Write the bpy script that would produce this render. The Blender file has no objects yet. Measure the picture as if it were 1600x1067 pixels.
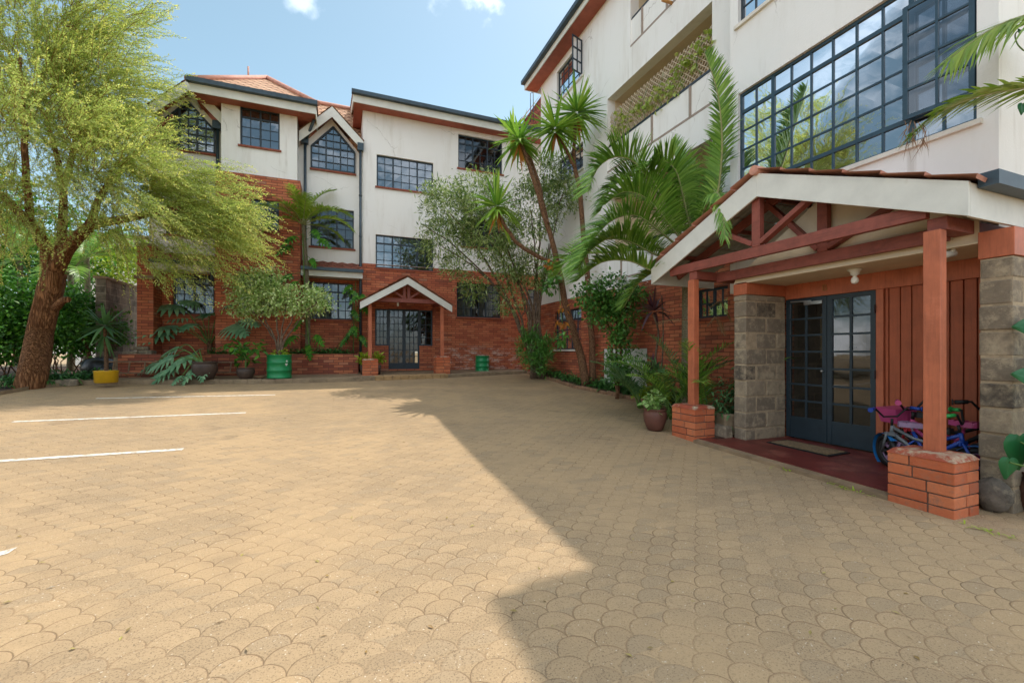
import bpy, math, random
import numpy as np
from mathutils import Vector, Matrix
random.seed(7); RNG = np.random.default_rng(11)
SC = bpy.context.scene
COL = SC.collection
TH = math.radians(21.64); SN, CS = math.sin(TH), math.cos(TH)
F, CX, HY = 683.0, 800.0, 550.0
# world: camera at the origin, X runs along the front of the far block, Y along the front of the near block, Z up from eye height
def ray(px, py):
    r = (px - CX) / F
    return np.array([SN + r * CS, CS - r * SN, (HY - py) / F])
def PD(px, py, d): return ray(px, py) * d
def PX(px, py, X): v = ray(px, py); return v * (X / v[0])
def PY(px, py, Y): v = ray(px, py); return v * (Y / v[1])
def zg(y):
    if y < -4: return -1.62
    if y < 5: return -1.34 + .031 * (y - 5)
    if y < 15.5: return -1.34 + .0545 * (y - 5)
    return -.768
def PG(px, py, lift=0.):
    v = ray(px, py); a, b = .5, 60.
    for _ in range(60):
        m = (a + b) / 2
        if v[2] * m < zg(v[1] * m) + lift: b = m
        else: a = m
    return v * a

# ------------------------------------------------------------------ tagging
WL = {}
def tag(o, label=None, cat=None, group=None, kind=None):
    if label: o['label'] = label
    if cat: o['category'] = cat
    if group: o['group'] = group
    if kind: o['kind'] = kind
    return o
def thing(name, label, cat, loc=(0, 0, 0), group=None, rz=0):
    o = bpy.data.objects.new(name, None); COL.objects.link(o)
    o.location = loc; o.rotation_euler = (0, 0, rz); o.empty_display_size = .1
    WL[o.name] = np.array(loc, float)
    return tag(o, label, cat, group)
def wl(o): return WL.get(o.name, np.zeros(3))

def finish(o, mats, parent, base):
    COL.objects.link(o)
    for m in (mats if isinstance(mats, (list, tuple)) else [mats]): o.data.materials.append(m)
    if parent is not None:
        o.parent = parent; WL[o.name] = base
    else:
        o.location = tuple(base); WL[o.name] = base
    return o

class MB:
    """collects boxes, bars, tubes and faces of one object"""
    def __init__(s): s.v = []; s.f = []; s.m = []; s.uv = []; s.sm = []
    def face(s, pts, mat=0, uv=None, smooth=False):
        b = len(s.v); s.v += [tuple(map(float, p)) for p in pts]
        s.f.append(tuple(range(b, b + len(pts)))); s.m.append(mat); s.uv.append(uv); s.sm.append(smooth)
    def hexa(s, c, mat=0):
        """8 corners: bottom ring 0-3 counter-clockwise, top ring 4-7"""
        b = len(s.v); s.v += [tuple(map(float, p)) for p in c]
        for q in ((3, 2, 1, 0), (4, 5, 6, 7), (0, 1, 5, 4), (1, 2, 6, 5), (2, 3, 7, 6), (3, 0, 4, 7)):
            s.f.append(tuple(b + i for i in q)); s.m.append(mat); s.uv.append(None); s.sm.append(False)
    def box(s, a, b, mat=0):
        x0, x1 = sorted((a[0], b[0])); y0, y1 = sorted((a[1], b[1])); z0, z1 = sorted((a[2], b[2]))
        s.hexa([(x0, y0, z0), (x1, y0, z0), (x1, y1, z0), (x0, y1, z0), (x0, y0, z1), (x1, y0, z1), (x1, y1, z1), (x0, y1, z1)], mat)
    def bar(s, p, q, w, h, mat=0, up=(0, 0, 1)):
        p, q = Vector(p), Vector(q); d = (q - p).normalized(); u = Vector(up)
        sd = d.cross(u).normalized(); u = sd.cross(d).normalized()
        c = []
        for e in (p, q):
            for i, j in ((-1, -1), (1, -1), (1, 1), (-1, 1)): c.append(e + sd * (i * w / 2) + u * (j * h / 2))
        b = len(s.v); s.v += [tuple(x) for x in c]
        for qd in ((0, 1, 2, 3), (7, 6, 5, 4), (0, 4, 5, 1), (1, 5, 6, 2), (2, 6, 7, 3), (3, 7, 4, 0)):
            s.f.append(tuple(b + i for i in qd)); s.m.append(mat); s.uv.append(None); s.sm.append(False)
    def tube(s, pts, rad, seg=8, mat=0, caps=True):
        pts = [Vector(p) for p in pts]; n = len(pts)
        if not hasattr(rad, '__len__'): rad = [rad] * n
        b = len(s.v); ref = None
        for i, p in enumerate(pts):
            t = (pts[min(i + 1, n - 1)] - pts[max(i - 1, 0)]).normalized()
            if ref is None:
                ref = t.orthogonal().normalized()
            ref = (ref - t * ref.dot(t)); ref = ref.normalized() if ref.length > 1e-6 else t.orthogonal().normalized()
            o = t.cross(ref)
            for k in range(seg):
                a = 2 * math.pi * k / seg
                s.v.append(tuple(p + (ref * math.cos(a) + o * math.sin(a)) * rad[i]))
        for i in range(n - 1):
            for k in range(seg):
                k2 = (k + 1) % seg
                s.f.append((b + i * seg + k, b + i * seg + k2, b + (i + 1) * seg + k2, b + (i + 1) * seg + k)); s.m.append(mat); s.uv.append(None); s.sm.append(True)
        if caps:
            s.f.append(tuple(b + k for k in range(seg))[::-1]); s.m.append(mat); s.uv.append(None); s.sm.append(False)
            s.f.append(tuple(b + (n - 1) * seg + k for k in range(seg))); s.m.append(mat); s.uv.append(None); s.sm.append(False)
    def lathe(s, c, prof, seg=20, mat=0):
        b = len(s.v); n = len(prof)
        for r, z in prof:
            for k in range(seg):
                a = 2 * math.pi * k / seg; s.v.append((c[0] + r * math.cos(a), c[1] + r * math.sin(a), c[2] + z))
        for i in range(n - 1):
            for k in range(seg):
                k2 = (k + 1) % seg
                s.f.append((b + i * seg + k, b + i * seg + k2, b + (i + 1) * seg + k2, b + (i + 1) * seg + k)); s.m.append(mat); s.uv.append(None); s.sm.append(True)
        s.f.append(tuple(b + k for k in range(seg))[::-1]); s.m.append(mat); s.uv.append(None); s.sm.append(False)
        s.f.append(tuple(b + (n - 1) * seg + k for k in range(seg))); s.m.append(mat); s.uv.append(None); s.sm.append(False)
    def torus(s, c, R, r, ax, seg=24, rs=8, mat=0):
        """ring round axis ax ('x','y','z' or vector)"""
        ax = Vector(ax).normalized(); a1 = ax.orthogonal().normalized(); a2 = ax.cross(a1); b = len(s.v); c = Vector(c)
        for i in range(seg):
            t = 2 * math.pi * i / seg; rd = a1 * math.cos(t) + a2 * math.sin(t)
            for k in range(rs):
                u = 2 * math.pi * k / rs; s.v.append(tuple(c + rd * (R + r * math.cos(u)) + ax * (r * math.sin(u))))
        for i in range(seg):
            for k in range(rs):
                i2, k2 = (i + 1) % seg, (k + 1) % rs
                s.f.append((b + i * rs + k, b + i2 * rs + k, b + i2 * rs + k2, b + i * rs + k2)); s.m.append(mat); s.uv.append(None); s.sm.append(True)
    def blob(s, c, r, mat=0, seg=12, rings=8, rough=.0):
        prof = []
        b = len(s.v)
        for i in range(rings + 1):
            ph = math.pi * i / rings
            for k in range(seg):
                a = 2 * math.pi * k / seg; j = 1 + random.uniform(-rough, rough)
                s.v.append((c[0] + r[0] * math.sin(ph) * math.cos(a) * j, c[1] + r[1] * math.sin(ph) * math.sin(a) * j, c[2] - r[2] * math.cos(ph) * j))
        for i in range(rings):
            for k in range(seg):
                k2 = (k + 1) % seg
                s.f.append((b + i * seg + k, b + i * seg + k2, b + (i + 1) * seg + k2, b + (i + 1) * seg + k)); s.m.append(mat); s.uv.append(None); s.sm.append(True)
    def build(s, name, mats, parent=None, base=None, bevel=0., local=False, weld=False):
        if base is None:
            if parent is not None: base = wl(parent)
            else:
                a = np.array(s.v); base = np.array([(a[:, 0].min() + a[:, 0].max()) / 2, (a[:, 1].min() + a[:, 1].max()) / 2, a[:, 2].min()])
        base = np.array(base, float)
        V = np.array(s.v, float)
        me = bpy.data.meshes.new(name)
        me.from_pydata([tuple(p) for p in (V if local else V - base)], [], s.f)
        me.polygons.foreach_set('material_index', s.m)
        me.polygons.foreach_set('use_smooth', s.sm)
        uvl = me.uv_layers.new(name='UVMap'); uv = np.zeros((len(me.loops), 2)); k = 0
        for fi, f in enumerate(s.f):
            n = len(f)
            if s.uv[fi] is not None: uv[k:k + n] = s.uv[fi]
            else:
                P = V[list(f)]; nn = np.cross(P[1] - P[0], P[2] - P[1]); nn = np.abs(nn)
                if nn[2] >= nn[0] and nn[2] >= nn[1]: uv[k:k + n] = P[:, :2]
                elif nn[0] >= nn[1]: uv[k:k + n] = P[:, 1:]
                else: uv[k:k + n] = P[:, [0, 2]]
            k += n
        uvl.data.foreach_set('uv', uv.ravel())
        me.update()
        o = bpy.data.objects.new(name, me)
        finish(o, mats, parent, base)
        if bevel:
            bm = o.modifiers.new('bevel', 'BEVEL'); bm.width = bevel; bm.segments = 2; bm.limit_method = 'ANGLE'; bm.angle_limit = .7
            bm.harden_normals = False
        return o

def npmesh(name, V, Fq, mats, parent=None, base=None, mi=None, smooth=False):
    """V (n,3) world coordinates, Fq (m,4) quads"""
    V = np.asarray(V, np.float32); Fq = np.asarray(Fq, np.int32)
    if base is None: base = wl(parent) if parent is not None else np.array([V[:, 0].mean(), V[:, 1].mean(), V[:, 2].min()])
    base = np.array(base, float)
    me = bpy.data.meshes.new(name)
    me.vertices.add(len(V)); me.vertices.foreach_set('co', (V - base.astype(np.float32)).ravel())
    k = Fq.shape[1]
    me.loops.add(Fq.size); me.loops.foreach_set('vertex_index', Fq.ravel())
    me.polygons.add(len(Fq)); me.polygons.foreach_set('loop_start', np.arange(0, Fq.size, k, dtype=np.int32))
    if mi is not None: me.polygons.foreach_set('material_index', np.asarray(mi, np.int32))
    me.polygons.foreach_set('use_smooth', np.full(len(Fq), smooth))
    me.update(calc_edges=True); me.validate()
    o = bpy.data.objects.new(name, me)
    return finish(o, mats, parent, base)

class NB:
    """numpy collector of quads for foliage"""
    def __init__(s): s.V = []; s.F = []; s.n = 0
    def add(s, V, Fq):
        V = np.asarray(V, np.float32).reshape(-1, 3); s.V.append(V); s.F.append(np.asarray(Fq, np.int32) + s.n); s.n += len(V)
    def build(s, name, mats, parent=None, base=None, smooth=False):
        return npmesh(name, np.concatenate(s.V), np.concatenate(s.F), mats, parent, base, smooth=smooth)

# ------------------------------------------------------------------ materials
def lin(h):
    h = h.lstrip('#'); c = [int(h[i:i + 2], 16) / 255 for i in (0, 2, 4)]
    return tuple([(x / 12.92 if x <= .04045 else ((x + .055) / 1.055) ** 2.4) for x in c] + [1])
class NT:
    def __init__(s, name):
        s.mat = bpy.data.materials.new(name); s.mat.use_nodes = True; s.t = s.mat.node_tree; s.t.nodes.clear()
        s.out = s.t.nodes.new('ShaderNodeOutputMaterial')
    def n(s, typ, ins=None, **kw):
        nd = s.t.nodes.new('ShaderNode' + typ)
        for k, v in kw.items(): setattr(nd, k, v)
        for k, v in (ins or {}).items():
            sk = nd.inputs[k]
            if isinstance(v, bpy.types.NodeSocket): s.t.links.new(v, sk)
            else: sk.default_value = v
        return nd
    def math(s, op, a, b=None, c=None, clamp=False):
        ins = {0: a}
        if b is not None: ins[1] = b
        if c is not None: ins[2] = c
        return s.n('Math', ins, operation=op, use_clamp=clamp).outputs[0]
    def mix(s, fac, a, b, blend='MIX'):
        nd = s.n('Mix', data_type='RGBA', blend_type=blend)
        for k, v in ((0, fac), (6, a), (7, b)):
            if isinstance(v, bpy.types.NodeSocket): s.t.links.new(v, nd.inputs[k])
            else: nd.inputs[k].default_value = v
        return nd.outputs[2]
    def noise(s, scale, detail=4, rough=.6, vec=None, dim='3D'):
        nd = s.n('TexNoise', {'Scale': scale, 'Detail': detail, 'Roughness': rough}, noise_dimensions=dim)
        if vec is not None: s.t.links.new(vec, nd.inputs['Vector'])
        return nd.outputs['Fac']
    def ramp(s, fac, stops, interp='LINEAR'):
        nd = s.n('ValToRGB', {'Fac': fac}); r = nd.color_ramp; r.interpolation = interp
        while len(r.elements) < len(stops): r.elements.new(.5)
        for e, (p, c) in zip(r.elements, stops):
            e.position = p; e.color = c if len(c) == 4 else (*c, 1)
        return nd.outputs[0]
    def pos(s): return s.n('NewGeometry').outputs['Position']
    def uv(s): return s.n('TexCoord').outputs['UV']
    def step(s, x, a, b):
        nd = s.n('MapRange', {0: x, 1: a, 2: b, 3: 0., 4: 1.}, interpolation_type='SMOOTHSTEP'); return nd.outputs[0]
    def bump(s, h, strength=.3, dist=.02): return s.n('Bump', {'Height': h, 'Strength': strength, 'Distance': dist}).outputs[0]
    def bsdf(s, col, rough=.6, normal=None, metal=0., spec=.5, trans=0., coat=0.):
        b = s.n('BsdfPrincipled', {'Base Color': col, 'Roughness': rough, 'Metallic': metal, 'Specular IOR Level': spec, 'Coat Weight': coat})
        if normal is not None: s.t.links.new(normal, b.inputs['Normal'])
        sh = b.outputs[0]
        if trans:
            t = s.n('BsdfTranslucent', {'Color': col}); sh = s.n('MixShader', {0: trans, 1: sh, 2: t.outputs[0]}).outputs[0]
        s.t.links.new(sh, s.out.inputs[0]); return s.mat
V4 = lambda a, b, c: (a, b, c, 1)

def plain(name, h, rough=.55, var=.12, scale=6, metal=0., bumps=0., bscale=60, spec=.5, dirt=None, coat=0., grain=None):
    t = NT(name); c = lin(h) if isinstance(h, str) else (*h, 1)
    p = t.pos(); f = t.noise(scale, 5, .65, p)
    dk = tuple(x * (1 - 2.2 * var) for x in c[:3]) + (1,); lt = tuple(min(1, x * (1 + 1.2 * var)) for x in c[:3]) + (1,)
    col = t.ramp(f, [(.3, dk), (.7, lt)])
    if dirt:
        g = t.step(t.noise(dirt[1], 6, .7, p), dirt[2], dirt[2] + .15)
        col = t.mix(t.math('MULTIPLY', g, dirt[3]), col, lin(dirt[0]))
    if grain:
        gv = t.noise(34, 5, .75, t.n('VectorMath', {0: p, 1: grain}, operation='MULTIPLY').outputs[0]); gs = t.step(gv, .45, .68)
        col = t.mix(t.math('MULTIPLY', gs, .42), col, tuple(x * .5 for x in c[:3]) + (1,)); wear = t.step(t.noise(1.6, 6, .8, p), .6, .72)
        col = t.mix(t.math('MULTIPLY', wear, .35), col, tuple(min(1, x * 1.25 + .04) for x in c[:3]) + (1,))
        return t.bsdf(col, rough, t.bump(gv, .35, .006), metal, spec, coat=coat)
    nrm = t.bump(t.noise(bscale, 3, .6, p), bumps, .01) if bumps else None
    return t.bsdf(col, rough, nrm, metal, spec, coat=coat)

def scallop(t, vec, w, h):
    sx = t.n('SeparateXYZ', {0: vec}); X = t.math('DIVIDE', sx.outputs[0], w); Y = t.math('DIVIDE', sx.outputs[1], h)
    j = t.math('FLOOR', Y); fy = t.math('SUBTRACT', Y, j)
    par = t.math('MULTIPLY', t.math('FLOORED_MODULO', j, 2.), .5)
    xx = t.math('ADD', X, par); fl = t.math('FLOOR', xx); fx = t.math('SUBTRACT', t.math('SUBTRACT', xx, fl), .5)
    r = t.math('SQRT', t.math('ADD', t.math('POWER', t.math('MULTIPLY', fx, 2.), 2.), t.math('POWER', fy, 2.)))
    out = t.math('GREATER_THAN', r, 1.)
    par2 = t.math('MULTIPLY', t.math('FLOORED_MODULO', t.math('ADD', j, 1.), 2.), .5)
    fl2 = t.math('FLOOR', t.math('ADD', X, par2))
    mx = lambda a, b: t.math('ADD', t.math('MULTIPLY', a, t.math('SUBTRACT', 1., out)), t.math('MULTIPLY', b, out))
    ident = t.n('CombineXYZ', {0: mx(fl, fl2), 1: t.math('ADD', j, out), 2: par}).outputs[0]
    rnd = t.n('TexWhiteNoise', {0: ident}, noise_dimensions='3D').outputs[0]
    e = t.math('ABSOLUTE', t.math('SUBTRACT', r, 1.))
    return e, rnd, r, fy

M = {}
def make_paver():
    t = NT('scallop_paving'); p = t.pos()
    wob = t.n('TexNoise', {'Vector': p, 'Scale': 5., 'Detail': 2.}).outputs['Color']
    wv = t.n('VectorMath', {0: wob, 1: (.5, .5, .5)}, operation='SUBTRACT').outputs[0]
    wv = t.n('VectorMath', {0: wv, 'Scale': .022}, operation='SCALE').outputs[0]
    v = t.n('VectorMath', {0: p, 1: wv}, operation='ADD').outputs[0]
    e, rnd, r, fy = scallop(t, v, .215, .108)
    big = t.noise(.55, 5, .65, p); mid = t.noise(4, 5, .7, p); fine = t.noise(105, 4, .8, p); grit = t.noise(420, 2, .6, p)
    base = t.mix(rnd, lin('#9a8467'), lin('#ac9372'))
    dusty = t.step(big, .36, .62)
    base = t.mix(t.math('MULTIPLY', dusty, .75), base, lin('#b39772'))
    base = t.mix(t.math('MULTIPLY', t.step(mid, .5, .75), .35), base, lin('#8f7a62'))
    dk = t.math('GREATER_THAN', rnd, .86); base = t.mix(t.math('MULTIPLY', dk, .35), base, lin('#857763'))
    worn = t.math('MULTIPLY', t.step(fine, .51, .62), t.math('SUBTRACT', .85, t.math('MULTIPLY', dusty, .45)))
    base = t.mix(worn, base, lin('#6b5a47'))
    base = t.mix(t.math('MULTIPLY', t.step(grit, .6, .72), .35), base, lin('#d9c7a8'))
    leafy = t.noise(75, 1, .4, p); base = t.mix(t.math('MULTIPLY', t.step(leafy, .735, .76), .5), base, lin('#e6ddc9'))
    oil = t.math('MULTIPLY', t.step(t.noise(.9, 3, .55, p), .63, .74), .4); base = t.mix(oil, base, lin('#6f5f4e'))
    gapw = t.math('MULTIPLY_ADD', t.noise(3., 3, .6, p), .11, .0)
    joint = t.math('SUBTRACT', 1., t.step(e, .02, gapw))
    jd = t.math('MULTIPLY', joint, t.math('MULTIPLY_ADD', t.step(t.noise(1.6, 4, .7, p), .38, .66), .42, .15))
    col = t.mix(jd, base, lin('#7a5f45'))
    crack = t.math('SUBTRACT', 1., t.step(e, .0, .035)); cm = t.step(t.noise(2.3, 3, .6, p), .46, .6)
    col = t.mix(t.math('MULTIPLY', t.math('MULTIPLY', crack, cm), .5), col, lin('#4a3a2c'))
    h = t.math('ADD', t.math('MULTIPLY', t.step(e, .0, .11), .6), t.math('ADD', t.math('MULTIPLY', fine, .22), t.math('MULTIPLY', rnd, .3)))
    return t.bsdf(col, .92, t.bump(h, .30, .010), spec=.2)
def make_brick(name='brick_wall', stain=False, c1='#bd6a4a', c2='#a35640', mortar='#5f4035', bw=.30, rh=.083):
    t = NT(name); u = t.uv(); p = t.pos()
    wb = t.n('TexNoise', {'Vector': p, 'Scale': 9., 'Detail': 2.}).outputs['Color']
    wv = t.n('VectorMath', {0: t.n('VectorMath', {0: wb, 1: (.5, .5, .5)}, operation='SUBTRACT').outputs[0], 'Scale': .02}, operation='SCALE').outputs[0]
    u2 = t.n('VectorMath', {0: u, 1: wv}, operation='ADD').outputs[0]
    b = t.n('TexBrick', {'Vector': u2, 'Color1': (0, 0, 0, 1), 'Color2': (1, 1, 1, 1), 'Mortar': (.5, .5, .5, 1), 'Scale': 1., 'Mortar Size': .0075, 'Mortar Smooth': .25, 'Bias': 0., 'Brick Width': bw, 'Row Height': rh}, offset=.5)
    rv = t.n('SeparateColor', {0: b.outputs[0]}).outputs[0]
    col = t.ramp(rv, [(0., lin('#8a5140')), (.12, lin(c2)), (.5, lin(c1)), (.9, lin('#c97a55')), (1., lin('#ad7a62'))])
    col = t.mix(t.math('MULTIPLY', t.step(t.noise(1.1, 5, .7, p), .45, .7), .5), col, lin('#8a4630'))
    col = t.mix(t.math('MULTIPLY', t.noise(28, 4, .7, p), .3), col, lin('#a05a40'))
    if stain:
        s = t.n('SeparateXYZ', {0: p})
        zm = t.math('SUBTRACT', 1., t.step(s.outputs[2], -.05, .32))
        xm = t.math('MULTIPLY', t.step(s.outputs[0], 3.3, 4.0), t.math('SUBTRACT', 1., t.step(s.outputs[0], 6.2, 7.)))
        nz = t.step(t.noise(2.2, 6, .75, t.n('VectorMath', {0: p, 1: (1., 1., 2.6)}, operation='MULTIPLY').outputs[0]), .47, .62)
        col = t.mix(t.math('MULTIPLY', t.math('MULTIPLY', zm, xm), t.math('MULTIPLY', nz, .75)), col, lin('#d2bdb0'))
    gm = t.step(t.noise(.8, 3, .6, p), .4, .6)
    col = t.mix(b.outputs[1], col, t.mix(gm, lin(mortar), lin('#6d4434')))
    h = t.math('ADD', t.math('MULTIPLY', t.math('SUBTRACT', 1., b.outputs[1]), .8), t.math('ADD', t.math('MULTIPLY', rv, .3), t.math('MULTIPLY', t.noise(60, 3, .7, p), .25)))
    return t.bsdf(col, .82, t.bump(h, .7, .015), spec=.3)
def make_stucco(name, c, streak=.35):
    t = NT(name); p = t.pos()
    st = t.noise(1.3, 5, .7, t.n('VectorMath', {0: p, 1: (1.6, 1.6, .28)}, operation='MULTIPLY').outputs[0])
    col = t.mix(t.math('MULTIPLY', t.step(st, .48, .78), streak), lin(c), lin('#b9ad9c'))
    col = t.mix(t.math('MULTIPLY', t.step(t.noise(.45, 4, .6, p), .4, .75), .3), col, lin('#dcd5cc'))
    run = t.noise(5.5, 4, .65, t.n('VectorMath', {0: p, 1: (1., 1., .05)}, operation='MULTIPLY').outputs[0]); col = t.mix(t.math('MULTIPLY', t.math('MULTIPLY', t.step(run, .56, .74), t.step(t.noise(.8, 3, .6, p), .42, .62)), .4), col, lin('#9a8d7c'))
    crk = t.n('TexVoronoi', {'Vector': t.n('VectorMath', {0: p, 1: t.n('VectorMath', {0: t.n('TexNoise', {'Vector': p, 'Scale': 2.5, 'Detail': 4.}).outputs['Color'], 'Scale': .5}, operation='SCALE').outputs[0]}, operation='ADD').outputs[0], 'Scale': .45}, feature='DISTANCE_TO_EDGE').outputs[0]
    col = t.mix(t.math('MULTIPLY', t.math('SUBTRACT', 1., t.step(crk, .001, .006)), t.math('MULTIPLY', t.step(t.noise(1.1, 2, .5, p), .5, .6), .4)), col, lin('#8b8175'))
    h = t.math('ADD', t.noise(38, 4, .7, p), t.math('MULTIPLY', t.noise(6, 3, .6, p), .5))
    return t.bsdf(col, .88, t.bump(h, .22, .012), spec=.25)
def make_tile(name, c1, c2, w=.30, h=.17):
    t = NT(name); u = t.uv(); p = t.pos()
    fl = t.n('VectorMath', {0: u, 1: (1., -1., 1.)}, operation='MULTIPLY').outputs[0]
    e, rnd, r, fy = scallop(t, fl, w, h)
    col = t.mix(rnd, lin(c1), lin(c2)); col = t.mix(t.math('MULTIPLY', t.noise(3, 5, .7, p), .4), col, lin('#8d5c48'))
    j = t.math('SUBTRACT', 1., t.step(e, .02, .34)); col = t.mix(t.math('MULTIPLY', j, .8), col, lin('#70492f'))
    return t.bsdf(col, .7, t.bump(t.math('ADD', t.step(e, 0., .2), fy), .9, .03), spec=.35)
def make_glass(name, tint, lo=.22, hi=.9, rough=.015):
    t = NT(name); p = t.pos()
    fr = t.n('Fresnel', {'IOR': 1.55}).outputs[0]
    fac = t.math('MULTIPLY_ADD', fr, hi, lo, clamp=True)
    wav = t.bump(t.noise(1.7, 2, .4, p), .018, .2)
    g = t.n('BsdfGlossy', {'Color': (.92, .95, 1, 1), 'Roughness': rough}); t.t.links.new(wav, g.inputs['Normal'])
    tr = t.n('BsdfTransparent', {'Color': (*tint, 1)})
    sh = t.n('MixShader', {0: fac, 1: tr.outputs[0], 2: g.outputs[0]}).outputs[0]
    t.t.links.new(sh, t.out.inputs[0]); return t.mat
def island(name, stops, rough=.5, trans=0., bumps=0., bscale=40, mottle=None, spec=.4, noise_amt=.25, noise_scale=9):
    """colour varies from piece to piece (leaf, brick or stone)"""
    t = NT(name); r = t.n('NewGeometry').outputs['Random Per Island']; p = t.pos()
    f = t.math('ADD', t.math('MULTIPLY', r, 1 - noise_amt), t.math('MULTIPLY', t.noise(noise_scale, 3, .6, p), noise_amt))
    n = len(stops); col = t.ramp(f, [(i / (n - 1) if n > 1 else 0, lin(c)) for i, c in enumerate(stops)])
    if mottle: col = t.mix(t.math('MULTIPLY', t.step(t.noise(mottle[1], 6, .75, p), mottle[2], mottle[2] + .2), mottle[3]), col, lin(mottle[0]))
    nrm = t.bump(t.noise(bscale, 4, .7, p), bumps, .01) if bumps else None
    return t.bsdf(col, rough, nrm, 0, spec, trans)
def make_bark(name, c1, c2, scale=7, zs=.22, amt=.9):
    t = NT(name); p = t.pos()
    q = t.n('VectorMath', {0: p, 1: (1., 1., zs)}, operation='MULTIPLY').outputs[0]
    f = t.noise(scale * 2, 6, .7, q); g = t.step(t.noise(scale * 4, 4, .6, q), .38, .58)
    col = t.mix(g, lin(c1), lin(c2)); col = t.mix(t.math('MULTIPLY', f, .5), col, lin('#6b4a36'))
    return t.bsdf(col, .92, t.bump(t.math('ADD', g, f), amt, .05), spec=.2)

M['paver'] = make_paver()
M['brick'] = make_brick(); M['brick_stain'] = make_brick('stained_brick_wall', True); M['planter_brick'] = make_brick('planter_brick', c1='#9a5440', c2='#7f443a')
M['stucco'] = make_stucco('warm_white_stucco', '#ebe8e4'); M['stucco2'] = make_stucco('cool_white_stucco', '#ebe9e6', .3)
M['cream'] = plain('cream_paint', '#d8c7ab', .8, .06, 2, bumps=.1)
M['pier_brick'] = island('pedestal_brick', ['#93492f', '#bd6440', '#cb7850', '#b05a38', '#a3664e'], .85, bumps=.8, bscale=45, mottle=('#8f6a57', 11, .5, .7))
M['mortar'] = plain('dark_mortar', '#6f574a', .95, .2, 20, bumps=.4)
M['render_cap'] = plain('chipped_mortar_cap', '#a04c33', .85, .12, 12, bumps=.5, dirt=('#b3a489', 5, .47, .9))
M['stone'] = island('grey_stone_block', ['#5f564b', '#8a7c69', '#776b5c', '#9d8d76', '#544c43', '#85796a'], .95, bumps=1., bscale=22, mottle=('#b3a388', 8, .47, .65), noise_amt=.45)
M['stone_mortar'] = plain('stone_mortar', '#a8957a', .95, .15, 15, bumps=.4)
M['post'] = plain('orange_red_paint', '#bd6947', .55, .12, 3, bumps=.12, bscale=26, dirt=('#8f5a45', 13, .62, .6), grain=(1., 1., .07))
M['timber'] = plain('dark_red_timber', '#8e4c3f', .62, .12, 9, grain=(1., .08, .8))
M['plank'] = plain('red_plank', '#ab5836', .6, .1, 4, grain=(1., 1., .05))
M['steel'] = plain('slate_blue_steel', '#22313a', .45, .1, 8)
M['steel_d'] = plain('dark_slate_steel', '#29353f', .5, .1, 8)
M['steel_b'] = plain('blue_steel', '#2f4858', .4, .12, 8)
M['gutter'] = plain('grey_gutter_metal', '#3e4c55', .45, .15, 5, metal=.25)
M['fascia'] = plain('white_fascia_board', '#d9d8d0', .6, .05, 3, dirt=('#a99c88', 3, .62, .4))
M['soffit'] = plain('red_brown_soffit', '#a55a47', .7, .1, 5)
M['sill'] = plain('red_sill', '#8f4a33', .75, .12, 8)
M['white_sill'] = plain('white_sill', '#ddd6cb', .75, .05, 8)
M['tile'] = make_tile('terracotta_tile', '#d6ae8a', '#b98d6c', .36, .2); M['tile_r'] = make_tile('red_tile', '#a8604f', '#965145', .25, .14)
M['tile_pink'] = plain('pink_roof_tile', '#c48b77', .7, .14, 5, bumps=.4, bscale=90)
M['tile_under'] = plain('grey_tile_underside', '#aaa9a0', .7, .1, 5)
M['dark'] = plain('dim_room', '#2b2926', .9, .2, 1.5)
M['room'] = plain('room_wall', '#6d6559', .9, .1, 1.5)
M['curtain'] = plain('pale_curtain', '#8f8778', .85, .12, 9)
M['curtain_l'] = plain('light_curtain', '#cdc4b4', .85, .1, 9); M['rock'] = plain('dark_grey_boulder', '#6b6258', .95, .25, 7, bumps=1., bscale=18, dirt=('#938672', 6, .52, .6)); M['curtain_b'] = plain('brown_curtain', '#8a7560', .85, .15, 9)
M['glass'] = make_glass('window_glass', (.5, .55, .6), .07, .85); M['glass_sky'] = make_glass('sky_window_glass', (.38, .44, .5), .22, .8)
M['glass_big'] = make_glass('large_window_glass', (.6, .68, .76), .30, .65); M['glass_door'] = make_glass('door_glass', (.42, .42, .38), .03, .75)
M['screed'] = plain('red_oxide_screed', '#6b2a24', .42, .16, 3, bumps=.1, bscale=40, dirt=('#8d5245', 2.5, .5, .7))
M['concrete'] = plain('worn_concrete', '#8f7b62', .92, .15, 4, bumps=.5, bscale=60, dirt=('#5c4c3a', 3, .55, .6))
M['walk'] = plain('dusty_walkway', '#8b7459', .92, .14, 3, bumps=.4, bscale=70, dirt=('#6a5540', 2, .5, .6))
M['step_tile'] = plain('sandstone_step', '#a5855c', .85, .15, 7, bumps=.3)
M['line'] = plain('road_paint', '#dad5ca', .8, .08, 9, bumps=.4, bscale=150, dirt=('#a88e6e', 16, .47, .8))
M['soil'] = plain('bed_soil', '#4a3324', .97, .3, 9, bumps=1., bscale=30)
M['black'] = plain('black_rubber', '#1c1b1a', .6, .2, 9); M['chrome'] = plain('bare_metal', '#a9a9a6', .3, .1, 9, metal=.9)
M['bulb'] = plain('milk_glass', '#e9e4d6', .35, .03); M['mat'] = plain('coir_mat', '#8a7355', .95, .25, 40, bumps=.9, bscale=160)
M['wood'] = plain('weathered_wood', '#8a6b52', .85, .2, 14, bumps=.4)
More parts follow.
